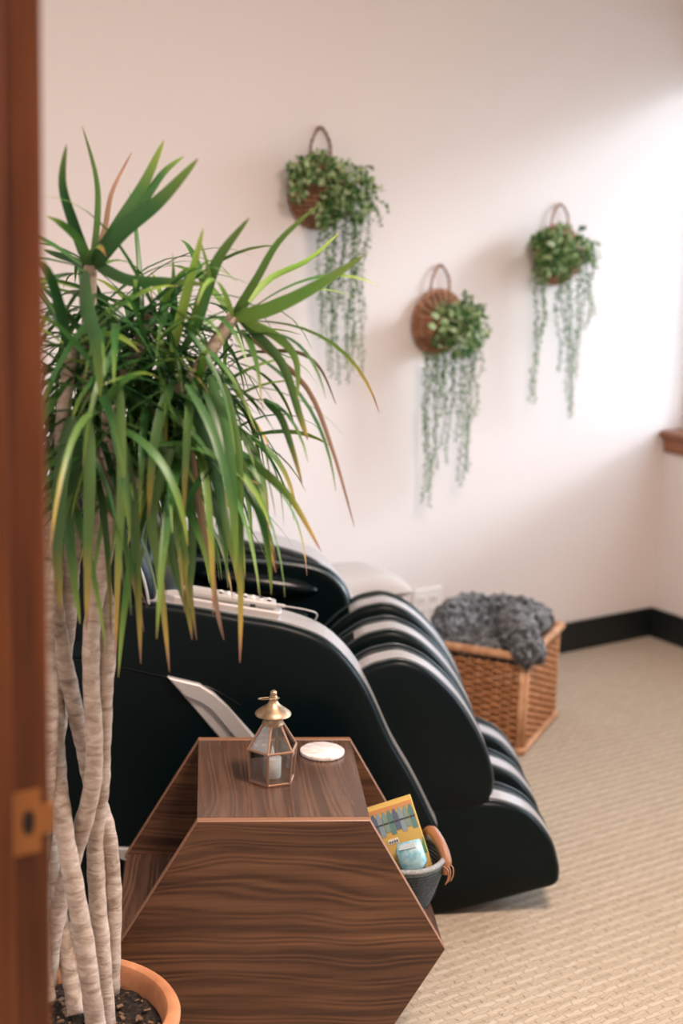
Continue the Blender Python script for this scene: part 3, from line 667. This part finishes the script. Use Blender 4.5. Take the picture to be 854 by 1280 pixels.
# local frame: x along the right hand side, y along the front side towards the left
def weave(p0, d, L_, nz_, stakes, rows, nm):
    bm = bmesh.new(); d = V(d); nn = V(nz_)
    for r_ in range(rows):
        z = .018+(WH-.05)*r_/(rows-1); ph = r_ % 2; pts = []
        n_ = stakes*4
        for k in range(n_+1):
            s = k/n_; off = math.sin(s*stakes*PI+ph*PI)*.0055+.0006*random.uniform(-1, 1)
            pts.append(V(p0)+d*(L_*s)+nn*off+V((0, 0, z+.0006*random.uniform(-1, 1))))
        tube(bm, pts, .0040, 5, cap=False)
    for k in range(stakes+1):
        s = (k+.5)/stakes
        if s > 1: break
        tube(bm, [V(p0)+d*(L_*s)+V((0, 0, .01)), V(p0)+d*(L_*s)+V((0, 0, WH-.02))], .0028, 5)
    return stuff(obj(nm, bm, M['wicker'], wk, smooth=True))
e = .018
weave((e, 0.006, 0), (1, 0, 0), WL-2*e, (0, -1, 0), 12, 25, 'weave_panel')
weave((.006, e, 0), (0, 1, 0), WD-2*e, (-1, 0, 0), 10, 25, 'weave_panel')
weave((e, WD-.006, 0), (1, 0, 0), WL-2*e, (0, 1, 0), 12, 25, 'weave_panel')
weave((WL-.006, e, 0), (0, 1, 0), WD-2*e, (1, 0, 0), 10, 25, 'weave_panel')
for (x, y) in ((.004, .014), (.016, .003), (WL-.004, .010), (WL-.004, WD-.010), (.006, WD-.010)):
    bm = bmesh.new(); tube(bm, [(x, y, 0), (x, y, WH-.004)], .0085, 8); obj('corner_post', bm, M['wicker_rail'], wk, smooth=True)
for z, r_, nm in ((WH, .0125, 'rim_rail'), (.012, .010, 'base_rail')):
    c = [(0, 0), (WL, 0), (WL, WD), (0, WD)]
    for k in range(4):
        a, b_ = V((*c[k], z)), V((*c[(k+1) % 4], z)); bm = bmesh.new()
        n_ = 60; tube(bm, [a.lerp(b_, i/n_) for i in range(n_+1)], lambda t, r_=r_: r_*(1+.09*math.sin(t*60*1.3)), 8); obj(nm, bm, M['wicker_rail'], wk, smooth=True)
bm = bmesh.new(); box(bm, (.01, .01, .008), (WL-.01, WD-.01, .016)); obj('base_board', bm, M['wicker'], wk)
# blanket: folded rolls merged into one skin
bm = bmesh.new()
def roll(c, r, n_=30): tube(bm, spline(c, n_), r, 12)
roll([(.06, .25, .23), (.20, .26, .29), (.31, .20, .315), (.33, .09, .325), (.27, .03, .325)], lambda t: .045+.012*math.sin(t*5))
roll([(.24, .10, .285), (.15, .075, .335), (.06, .045, .335), (.015, .010, .318), (-.008, -.022, .280)], lambda t: .052+.006*math.sin(t*6) if t < .8 else .052-(t-.8)*.10)
roll([(.05, .29, .26), (.16, .285, .335), (.27, .25, .335), (.33, .20, .31)], lambda t: .038)
roll([(.06, .28, .22), (.05, .22, .26), (.05, .12, .27), (.10, .06, .27)], lambda t: .040)
roll([(.10, .12, .24), (.20, .18, .25), (.28, .22, .26)], lambda t: .045)
roll([(.30, .06, .30), (.20, .04, .345), (.11, .03, .345)], lambda t: .040)
bl = obj('blanket', bm, M['fleece']); bl.location = WA; bl.rotation_euler = (0, 0, wr)
tag(bl, 'dark grey fluffy blanket heaped in the wicker basket and hanging over its corner', 'blanket')
md = bl.modifiers.new('skin', 'REMESH'); md.mode = 'VOXEL'; md.voxel_size = .0055; md.use_smooth_shade = True
tx = bpy.data.textures.new('tufts', 'CLOUDS'); tx.noise_scale = .022; tx.noise_depth = 3
md = bl.modifiers.new('tufts', 'DISPLACE'); md.texture = tx; md.strength = .034; md.mid_level = .5; md.texture_coords = 'LOCAL'

# ------------------------------------------------------------------ wall baskets with trailing greenery
def leafquad(bm, p, d, n_, L_, w_):
    """small oval leaf: p base, d direction, n_ normal"""
    s = d.cross(n_).normalized()*w_/2; m1 = p+d*L_*.35+n_*w_*.12; m2 = p+d*L_*.72
    a = bm.verts.new(p); b1 = bm.verts.new(m1+s); b2 = bm.verts.new(m1-s); c1 = bm.verts.new(m2+s*.8); c2 = bm.verts.new(m2-s*.8); e_ = bm.verts.new(p+d*L_-n_*w_*.1)
    bm.faces.new([a, b1, b2]); bm.faces.new([b1, c1, c2, b2]); bm.faces.new([c1, e_, c2])
def rdir(): 
    while True:
        v = V((random.uniform(-1, 1), random.uniform(-1, 1), random.uniform(-1, 1)))
        if .1 < v.length < 1: return v.normalized()
OUT = -WN
def wall_basket(cx, cy, R, label, tl, mkey, hoop, pocket=True):
    P = onwall(cx, cy, 0); r_ = root('wall_basket', label, 'basket', P, WYAW, 'wall baskets')
    bm = bmesh.new(); nc = 8
    for i in range(nc):
        r = R*(i+.6)/nc
        nn_ = max(24, int(2*PI*r/.0045)); y = -.012-.018*(1-((i+.6)/nc)**2)
        tube(bm, [(r*math.cos(a), y, r*math.sin(a)) for a in [2*PI*k/nn_ for k in range(nn_)]], lambda t, nn_=nn_: .0064*(1+.30*math.sin(t*nn_*PI/2)), 6, closed=True)
    obj('woven_back', bm, M[mkey], r_, smooth=True)['kind'] = 'stuff'
    bm = bmesh.new()
    for i in range(9):
        t_ = i/8; z0 = R*(.18-1.1*t_); half = math.sqrt(max(.0, (R*1.01)**2-z0*z0)) if abs(z0) < R else R*.12
        dep = .062*(1-t_**2.2)+.014
        tube(bm, [(half*math.sin(a), -.012-dep*math.cos(a), z0) for a in [PI*(k/40-.5) for k in range(41)]], lambda t: .0064*(1+.22*math.sin(t*40*PI/2)), 6)
    obj('woven_pocket', bm, M[mkey], r_, smooth=True)['kind'] = 'stuff'
    bm = bmesh.new(); nn_ = 90
    tube(bm, [(R*1.0*math.cos(2*PI*k/nn_), -.014, R*math.sin(2*PI*k/nn_)) for k in range(nn_)], lambda t: .0078*(1+.18*math.sin(t*nn_*PI/1.5)), 7, closed=True); obj('rim', bm, M[mkey], r_, smooth=True)
    bm = bmesh.new()
    for k in range(22):
        a = 2*PI*k/22
        tube(bm, [(R*rr*math.cos(a), -.0195-.018*(1-rr*rr), R*rr*math.sin(a)) for rr in (.97, .9, .8, .7, .6, .48)], lambda t: .0036*(1+.4*math.sin(t*31)), 6)
    obj('stitching', bm, M['stitch'], r_, smooth=True)['kind'] = 'stuff'
    hw, hh = hoop; pts = spline([(-hw, -.014, R*.93), (-hw*.85, -.014, R*.93+hh*.55), (0, -.010, R*.93+hh), (hw*.85, -.014, R*.93+hh*.55), (hw, -.014, R*.93)], 40)
    bm = bmesh.new(); tw = .0022
    for ph in (0, PI): tube(bm, [p+V((math.cos(i*.9+ph), 0, math.sin(i*.9+ph)))*tw for i, p in enumerate(pts)], .0027, 5)
    obj('rope_handle', bm, M['sea'] if mkey == 'sea' else M['sea_red'], r_, smooth=True)
    bm = bmesh.new(); tube(bm, [(0, 0, R*.93+hh-.006), (0, -.016, R*.93+hh-.005)], .002, 6); obj('nail', bm, M['brass'], r_)
    return r_
def trailing(label, cx, cy, blobs, vines, bigs, spray=()):
    P = onwall(cx, cy, -.06); r_ = root('trailing_plant', label, 'plant', P, 0, 'trailing plants in the wall baskets')
    bm = bmesh.new(); bigbm = bmesh.new()
    for (bx, by, br, cnt, off) in blobs:
        C = onwall(bx, by, off)-P; rr = br/1932*4.4
        for _ in range(int(cnt*1.35)):
            d = rdir(); p = C+V((d.x, d.y*.9, d.z))*rr*random.random()**.4
            if (p+P-K).dot(WN) > -.012: p += OUT*.05
            dd = (d*.7+rdir()*.7+V((0, 0, .1))).normalized(); L_ = random.uniform(.010, .017)
            tgt = bigbm if random.random() < .3 else bm
            leafquad(tgt, p, dd, dd.cross(rdir()).normalized(), L_*(1.5 if tgt is bigbm else 1.2), L_*.85)
    stuff(obj('foliage', bm, M['euc'], r_)); stuff(obj('pale_foliage', bigbm, M['euc_big'], r_))
    for (bx, by) in bigs:
        C = onwall(bx, by, -.135)-P; d = (V((random.uniform(-1, 1), -.4, random.uniform(-.4, .8)))).normalized()
        bm = bmesh.new(); leafquad(bm, C-d*.013, d, (OUT+V((0, 0, .5))).normalized(), .030, .022); obj('leaf', bm, M['euc_big'], r_)
    for (sx0, sy0, sx1, sy1) in spray:
        a = onwall(sx0, sy0, -.10)-P; b_ = onwall(sx1, sy1, -.10-random.uniform(.0, .05))-P; bm = bmesh.new()
        pts = [a.lerp(b_, t_/10)+V((0, 0, .012*math.sin(t_/10*PI))) for t_ in range(11)]; tube(bm, pts, .0008, 4)
        for i in range(22):
            p = pts[min(10, i//2)]; d = (rdir()+ (b_-a).normalized()*.6).normalized(); leafquad(bm, p, d, d.cross(rdir()).normalized(), .013, .008)
        stuff(obj('sprig', bm, M['euc'], r_))
    for (vx0, vy0, vx1, vy1, off) in vines:
        a = onwall(vx0, vy0, off)-P; b_ = onwall(vx1, vy1, off+.015)-P; L_ = (a-b_).length; n_ = int(L_/.0080)
        bm = bmesh.new(); ph = random.random()*9; pts = []
        for i in range(n_+1):
            t_ = i/n_; p = a.lerp(b_, t_)+WX*(.006*math.sin(t_*7+ph))+OUT*(.008*math.sin(t_*5+ph*2)); pts.append(p)
        tube(bm, pts[::2]+[pts[-1]], .0008, 4, cap=False)
        for i, p in enumerate(pts):
            p = p+WX*random.uniform(-.006, .006)
            sc = 1.0-.35*(i/n_)
            for s in (0, 1):
                az = i*1.35+s*PI+random.uniform(-.4, .4); d = (WX*math.cos(az)+OUT*math.sin(az)+V((0, 0, random.uniform(-.9, -.1)))).normalized()
                leafquad(bm, p, d, (V((0, 0, 1))+rdir()*.5).normalized(), .0165*sc*random.uniform(.7, 1.2), .0100*sc)
        obj('vine', bm, M['euc'], r_)
    return r_
wall_basket(396, 240, .098, 'dark brown round woven wall basket, highest and leftmost of the three', 0, 'sea', (.035, .088))
wall_basket(545, 402, .094, 'reddish brown round woven wall basket, lowest and middle of the three', 0, 'sea_red', (.036, .085))
wall_basket(694, 318, .090, 'round woven wall basket nearest the window, mostly hidden by leaves', 0, 'sea_red', (.036, .075))
trailing('dense grey-green plant trailing from the highest, leftmost wall basket', 400, 240,
    [(378, 215, 17, 110, -.09), (400, 208, 18, 110, -.10), (372, 240, 10, 30, -.09), (430, 225, 22, 130, -.11), (452, 235, 18, 90, -.11), (425, 250, 20, 110, -.12), (410, 268, 16, 80, -.11), (445, 262, 16, 80, -.12)],
    [(402, 268, 398, 420, -.09), (408, 270, 404, 402, -.11), (414, 272, 410, 462, -.10), (420, 270, 416, 440, -.12), (427, 265, 422, 478, -.10), (433, 262, 429, 458, -.12), (440, 262, 436, 480, -.10), (446, 262, 441, 462, -.12), (452, 258, 449, 468, -.10), (458, 256, 455, 400, -.12), (406, 272, 418, 470, -.13), (437, 265, 446, 450, -.13)],
    [(402, 228), (422, 236), (428, 212), (384, 205), (414, 216)],
    [(440, 225, 478, 238), (445, 235, 485, 262), (440, 215, 468, 212), (450, 240, 478, 280), (455, 245, 474, 268)])
trailing('pale grey-green plant trailing longest, from the lowest wall basket', 560, 400,
    [(560, 395, 17, 90, -.10), (578, 400, 22, 140, -.11), (590, 395, 16, 80, -.11), (556, 425, 15, 70, -.10), (575, 430, 20, 120, -.12), (594, 420, 15, 70, -.12)],
    [(536, 440, 527, 628, -.10), (541, 442, 532, 612, -.12), (546, 440, 538, 632, -.10), (552, 440, 545, 585, -.12), (558, 438, 552, 560, -.10), (564, 438, 560, 580, -.11), (570, 438, 568, 552, -.12), (577, 436, 575, 600, -.10), (584, 436, 580, 606, -.12), (590, 432, 586, 588, -.10), (596, 430, 592, 520, -.12), (602, 420, 600, 470, -.13), (549, 442, 550, 520, -.13)],
    [(545, 395), (541, 408), (556, 402), (553, 412), (564, 392), (566, 412), (576, 396)],
    [(575, 390, 590, 372), (580, 395, 606, 384), (585, 400, 612, 410), (590, 400, 608, 398), (578, 388, 582, 366)])
trailing('yellow-green plant with sparse strands in the wall basket nearest the window', 700, 320,
    [(682, 305, 18, 130, -.09), (700, 300, 20, 150, -.10), (690, 325, 20, 140, -.11), (706, 320, 18, 120, -.11), (725, 310, 15, 80, -.11), (736, 320, 12, 50, -.11), (680, 335, 12, 50, -.10)],
    [(672, 345, 664, 500, -.09), (678, 345, 670, 504, -.11), (682, 345, 676, 420, -.10), (700, 345, 696, 462, -.10), (705, 340, 702, 430, -.12), (716, 330, 712, 522, -.10), (722, 325, 716, 515, -.12), (728, 325, 722, 470, -.12), (736, 320, 734, 410, -.11), (742, 320, 740, 395, -.10), (712, 335, 708, 500, -.12)],
    [(700, 300), (708, 312), (690, 305), (714, 322), (685, 322)],
    [(728, 305, 748, 308), (730, 312, 744, 335), (720, 300, 730, 285)])

# ------------------------------------------------------------------ potted dragon tree
PC = V((-.405, 2.185, 0))
dt = root('potted_dragon_tree', 'tall dragon tree with braided pale stems in a terracotta pot, left of the table', 'plant', PC)
bm = bmesh.new(); lathe(bm, [(0, 0), (.115, 0), (.125, .01), (.158, .215), (.160, .228), (.166, .232), (.1695, .238), (.1695, .272), (.174, .276), (.1775, .284), (.178, .292), (.174, .299), (.166, .301), (.158, .298), (.153, .290), (.150, .255), (.148, .20), (0, .20)], 72)
obj('pot', bm, M['terra'], dt, auto=35)
bm = bmesh.new(); n = 26; rings = [[bm.verts.new((0, 0, .262))]]
for i in range(1, n+1):
    r = .1495*i/n; rings.append([bm.verts.new((r*math.cos(2*PI*k/72), r*math.sin(2*PI*k/72), .262+.010*noise.noise(V((r*math.cos(2*PI*k/72)*30, r*math.sin(2*PI*k/72)*30, 0)))+.005*noise.noise(V((r*math.cos(2*PI*k/72)*120, r*math.sin(2*PI*k/72)*120, 3))))) for k in range(72)])
for k in range(72): bm.faces.new([rings[0][0], rings[1][k], rings[1][(k+1) % 72]])
for a, b_ in zip(rings[1:], rings[2:]):
    for k in range(72): bm.faces.new([a[k], b_[k], b_[(k+1) % 72], a[(k+1) % 72]])
so = obj('soil', bm, M['soil'], dt, smooth=True)
bm = bmesh.new()
for _ in range(220):
    a, r = random.uniform(0, 2*PI), .145*math.sqrt(random.random()); s = random.uniform(.002, .006)
    box(bm, (-s, -s*.5, -s*.25), (s, s*.5, s*.25), M=Matrix.Translation((r*math.cos(a), r*math.sin(a), .268)) @ Matrix.Rotation(random.uniform(0, 6), 4, 'Z') @ Matrix.Rotation(random.uniform(-.6, .6), 4, 'X'))
stuff(obj('bark_chips', bm, M['chip'], dt))
stems = [
    [(121, 1290, 2.14), (104, 1170, 2.13), (82, 1050, 2.13), (71, 960, 2.15), (70, 880, 2.19), (82, 800, 2.22), (88, 730, 2.22), (92, 660, 2.22)],
    [(134, 1290, 2.20), (128, 1200, 2.21), (121, 1110, 2.22), (120, 1040, 2.22), (126, 985, 2.20), (128, 930, 2.18), (131, 860, 2.16), (136, 790, 2.18), (130, 735, 2.2), (118, 680, 2.22), (112, 610, 2.22)],
    [(138, 1240, 2.24), (141, 1120, 2.24), (133, 1035, 2.23), (116, 985, 2.23), (104, 930, 2.22), (88, 860, 2.18), (76, 800, 2.18), (66, 730, 2.2), (62, 660, 2.2)],
    [(60, 1230, 2.19), (66, 1170, 2.18), (80, 1110, 2.18), (98, 1050, 2.17), (114, 990, 2.14), (118, 930, 2.13), (114, 850, 2.14), (116, 770, 2.15), (130, 700, 2.16), (138, 640, 2.16), (134, 570, 2.16)],
    [(96, 1268, 2.16), (84, 1200, 2.20), (68, 1110, 2.24), (60, 1030, 2.25), (64, 960, 2.24), (76, 890, 2.23), (66, 820, 2.24), (52, 740, 2.22)],
    [(58, 1250, 2.12), (50, 1150, 2.14), (54, 1050, 2.14), (60, 950, 2.12), (62, 880, 2.12), (58, 790, 2.14), (64, 700, 2.14)]]
rads = [.0148, .0138, .0138, .0138, .013, .0135]
for s_, r0 in zip(stems, rads):
    bm = bmesh.new(); pts = spline([at(*q)-PC for q in s_], 90)
    tube(bm, pts, lambda t, r0=r0: r0*(1.06-.22*t)*(1+.035*math.sin(t*150)+.03*math.sin(t*61)), 14); obj('stem', bm, M['bark'], dt, smooth=True)
heads = [(113, 330, 2.16), (190, 395, 2.22), (292, 395, 2.18), (90, 430, 2.10), (215, 455, 2.28), (135, 505, 2.08), (70, 520, 2.22), (200, 545, 2.16), (248, 520, 2.2)]
HP = [at(*h)-PC for h in heads]
links = [((92, 640, 2.22), 3), ((112, 600, 2.22), 0), ((134, 560, 2.16), 1), ((134, 575, 2.16), 5), ((62, 640, 2.2), 6), ((138, 620, 2.16), 7), ((160, 560, 2.18), 4), ((190, 520, 2.2), 2), ((180, 600, 2.16), 8)]
for (q, h) in links:
    a = at(*q)-PC; b_ = HP[h]; bm = bmesh.new(); m_ = a.lerp(b_, .5)+V((random.uniform(-.02, .02), random.uniform(-.02, .02), -.02))
    tube(bm, spline([a-V((0, 0, .03)), a, m_, b_], 24), lambda t: .0125-.003*t, 10); obj('branch', bm, M['bark'], dt, smooth=True)
def leaf(p, d, L_, w_, droop, m_, side=None, n_=11, twist=0.0):
    bm = bmesh.new(); al = bm.verts.layers.float.new('along'); d = V(d).normalized(); p = V(p)
    s = side or d.cross(V((0, 0, 1)));
    if s.length < .05: s = V((1, 0, 0))
    s.normalize(); prev = None; ds = L_/n_
    for i in range(n_+1):
        t_ = i/n_; w = w_*.5*min(1, .45+t_*4)*(1-t_**2.6)**.8 if i < n_ else .0004
        s = (s-d*s.dot(d)).normalized(); nn = s.cross(d).normalized()
        if twist: s = (s*math.cos(twist/n_)+nn*math.sin(twist/n_)).normalized(); nn = s.cross(d).normalized()
        q = [bm.verts.new(p-s*w), bm.verts.new(p-nn*w*.28), bm.verts.new(p+s*w)]
        for v in q: v[al] = t_
        if prev:
            for k in (0, 1): bm.faces.new([prev[k], prev[k+1], q[k+1], q[k]])
        prev = q; p = p+d*ds; d = (d+V((0, 0, -1))*droop*ds/L_*(.35+1.3*t_)).normalized()
    o = obj('leaf', bm, m_, dt, smooth=True); return o
def leaf_path(pts, w_, m_, n_=14):
    """a leaf through given picture points with depths"""
    c = spline([at(*q)-PC for q in pts], n_+1); bm = bmesh.new(); al = bm.verts.layers.float.new('along'); prev = None
    for i, p in enumerate(c):
        t_ = i/n_; d = (c[min(i+1, n_)]-c[max(i-1, 0)]).normalized(); s = d.cross(V((.15, 1, .1))).normalized(); nn = s.cross(d)
        w = w_*.5*min(1, .5+t_*4)*(1-t_**2.4)**.8 if i < n_ else .0004
        q = [bm.verts.new(p-s*w), bm.verts.new(p-nn*w*.3), bm.verts.new(p+s*w)]
        for v in q: v[al] = t_
        if prev:
            for k in (0, 1): bm.faces.new([prev[k], prev[k+1], q[k+1], q[k]])
        prev = q
    obj('leaf', bm, m_, dt, smooth=True)
H = [
 ([(112, 335, 2.16), (92, 280, 2.12), (78, 230, 2.08), (83, 180, 2.05)], .017, 'leaf'),
 ([(115, 335, 2.16), (122, 270, 2.18), (120, 220, 2.2), (103, 158, 2.22)], .010, 'leaf_pale'),
 ([(112, 335, 2.16), (150, 290, 2.12), (200, 250, 2.08), (248, 198, 2.04)], .026, 'leaf'),
 ([(115, 335, 2.16), (150, 280, 2.14), (180, 230, 2.14), (205, 175, 2.14)], .022, 'leaf'),
 ([(150, 285, 2.14), (180, 250, 2.14), (205, 215, 2.15), (230, 195, 2.16)], .013, 'leaf'),
 ([(112, 335, 2.16), (130, 290, 2.20), (140, 240, 2.22), (165, 190, 2.24)], .009, 'leaf_dry'),
 ([(112, 335, 2.16), (98, 300, 2.10), (75, 278, 2.06), (58, 270, 2.02)], .015, 'leaf'),
 ([(110, 335, 2.16), (92, 325, 2.2), (70, 318, 2.22), (55, 312, 2.22)], .012, 'leaf'),
 ([(105, 340, 2.10), (108, 380, 2.02), (120, 430, 2.0), (126, 500, 2.0)], .024, 'leaf'),
 ([(120, 330, 2.16), (160, 350, 2.14), (210, 352, 2.12), (265, 356, 2.1)], .017, 'leaf'),
 ([(292, 398, 2.18), (340, 385, 2.14), (400, 355, 2.10), (457, 318, 2.06)], .021, 'leaf_pale'),
 ([(290, 398, 2.18), (320, 350, 2.16), (350, 300, 2.15), (400, 255, 2.14)], .012, 'leaf_pale'),
 ([(292, 398, 2.18), (335, 350, 2.22), (385, 325, 2.24), (425, 290, 2.26)], .010, 'leaf_pale'),
 ([(240, 420, 2.16), (255, 370, 2.12), (275, 320, 2.10), (312, 272, 2.08)], .020, 'leaf_pale'),
 ([(215, 440, 2.16), (230, 380, 2.12), (243, 330, 2.1), (254, 285, 2.08)], .015, 'leaf_pale'),
 ([(225, 440, 2.16), (250, 400, 2.12), (262, 350, 2.1), (250, 300, 2.1)], .010, 'leaf'),
 ([(300, 400, 2.18), (345, 420, 2.14), (370, 450, 2.12), (372, 500, 2.1)], .014, 'leaf_pale'),
 ([(300, 400, 2.18), (350, 450, 2.14), (375, 520, 2.12), (385, 550, 2.1)], .014, 'leaf_tip'),
 ([(310, 420, 2.18), (380, 480, 2.14), (415, 560, 2.12), (443, 658, 2.1)], .008, 'leaf_dry'),
 ([(330, 500, 2.18), (350, 520, 2.14), (365, 560, 2.12), (378, 605, 2.1)], .012, 'leaf_tip'),
 ([(290, 560, 2.16), (330, 590, 2.12), (365, 625, 2.10), (402, 690, 2.06)], .014, 'leaf_tip'),
 ([(320, 440, 2.20), (370, 440, 2.2), (400, 460, 2.2), (420, 505, 2.2)], .006, 'leaf_dry'),
 ([(262, 470, 2.10), (285, 560, 2.04), (292, 640, 2.02), (295, 720, 2.0)], .018, 'leaf'),
 ([(280, 480, 2.10), (296, 560, 2.06), (299, 640, 2.04), (301, 740, 2.02), (300, 828, 2.0)], .015, 'leaf_tip'),
 ([(240, 500, 2.10), (266, 580, 2.06), (280, 640, 2.02), (290, 700, 2.0)], .018, 'leaf'),
 ([(290, 540, 2.16), (310, 600, 2.12), (330, 660, 2.10), (345, 716, 2.08)], .012, 'leaf_tip'),
 ([(215, 560, 2.06), (190, 640, 2.04), (200, 720, 2.04), (212, 840, 2.02)], .016, 'leaf_tip'),
 ([(150, 540, 2.06), (165, 620, 2.04), (172, 720, 2.04), (176, 830, 2.02)], .016, 'leaf_tip'),
 ([(150, 480, 2.04), (152, 600, 2.0), (148, 700, 2.0), (144, 824, 2.0)], .014, 'leaf_tip'),
 ([(200, 560, 2.1), (220, 640, 2.08), (232, 700, 2.06), (236, 775, 2.04)], .016, 'leaf_tip'),
 ([(190, 560, 2.1), (210, 640, 2.08), (216, 700, 2.06), (235, 765, 2.04), (240, 800, 2.04)], .013, 'leaf_tip'),
 ([(240, 560, 2.1), (250, 640, 2.08), (262, 700, 2.06), (272, 765, 2.04), (280, 800, 2.04)], .011, 'leaf_dry'),
 ([(232, 560, 2.1), (240, 640, 2.08), (240, 700, 2.06), (238, 740, 2.04), (246, 800, 2.04)], .013, 'leaf_tip'),
 ([(100, 540, 2.06), (85, 620, 2.04), (90, 700, 2.04), (100, 780, 2.02)], .020, 'leaf'),
 ([(90, 520, 2.04), (76, 600, 2.0), (72, 690, 2.0), (76, 775, 2.0)], .022, 'leaf_tip'),
 ([(110, 520, 2.04), (112, 600, 2.0), (110, 690, 2.0), (108, 790, 2.0)], .018, 'leaf_tip'),
 ([(115, 600, 2.12), (150, 660, 2.1), (170, 740, 2.1), (180, 790, 2.1)], .009, 'leaf_dry'),
 ([(120, 560, 2.12), (145, 640, 2.1), (160, 700, 2.1), (185, 760, 2.08)], .008, 'leaf_dry'),
]
for pts, w_, mk in H: leaf_path(pts, w_, M[mk])
cnt = 0
for hi, p in enumerate(HP):
    nleaf = 19
    for k in range(nleaf):
        az = 2*PI*(k*.618)+hi; el = math.radians(-28+88*((k+.5)/nleaf)**1.0)
        if hi == 0 and el > .55: continue
        if hi == 2 and el > .75: continue
        L_ = random.uniform(.20, .34) if el > .4 else random.uniform(.26, .42)
        d = V((math.cos(az)*math.cos(el), math.sin(az)*math.cos(el)*.8, math.sin(el)))
        # keep leaves clear of the wall of the doorway
        if math.cos(az) > .1 and p.x > .02: L_ *= .68
        dr_ = random.uniform(.9, 1.7) if el > .4 else random.uniform(1.6, 3.2)
        mk = 'leaf' if random.random() < .70 else ('leaf_tip' if el < .5 else 'leaf_pale')
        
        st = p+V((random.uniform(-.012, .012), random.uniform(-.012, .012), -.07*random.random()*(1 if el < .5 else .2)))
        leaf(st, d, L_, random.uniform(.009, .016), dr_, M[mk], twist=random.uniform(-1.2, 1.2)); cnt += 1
# hanging skirt of older leaves
for k in range(84):
    x = random.uniform(70, 300); y = random.uniform(470, 580); st = at(x, y, random.uniform(2.06, 2.28))-PC
    az = random.uniform(0, 2*PI); d = V((math.cos(az)*.5, math.sin(az)*.5, -.25))
    leaf(st, d, random.uniform(.20, .32)*(1 if x < 240 else .85), random.uniform(.010, .017), random.uniform(2.4, 4), M[random.choice(['leaf', 'leaf', 'leaf', 'leaf_tip', 'leaf_tip'])], twist=random.uniform(-.8, .8)); cnt += 1
bm = bmesh.new(); al = bm.verts.layers.float.new('along')
def raw_leaf(p, d, L_, w_, droop, n_=8):
    d = V(d).normalized(); s_ = d.cross(V((0, 0, 1))); s_ = (s_ if s_.length > .05 else V((1, 0, 0))).normalized(); prev = None; ds = L_/n_
    for i in range(n_+1):
        t_ = i/n_; w = w_*.5*min(1, .45+t_*4)*(1-t_**2.6)**.8 if i < n_ else .0004
        s_ = (s_-d*s_.dot(d)).normalized(); nn = s_.cross(d); q = [bm.verts.new(p-s_*w), bm.verts.new(p-nn*w*.28), bm.verts.new(p+s_*w)]
        for v in q: v[al] = t_*.9
        if prev:
            for k in (0, 1): bm.faces.new([prev[k], prev[k+1], q[k+1], q[k]])
        prev = q; p = p+d*ds; d = (d+V((0, 0, -1))*droop*ds/L_*(.35+1.3*t_)).normalized()
for k in range(300):
    x = random.gauss(165, 62); y = random.uniform(375, 600)
    if x < 60 or x > 285: x = random.uniform(70, 260)
    az = random.uniform(0, 2*PI); el = random.uniform(-.7, .9)
    raw_leaf(at(x, y, random.uniform(2.12, 2.34))-PC, (math.cos(az)*math.cos(el), math.sin(az)*math.cos(el), math.sin(el)), random.uniform(.14, .26), random.uniform(.007, .013), random.uniform(1.2, 3.2))
stuff(obj('inner_foliage', bm, M['leaf'], dt, smooth=True))
print('leaves', cnt+len(H))
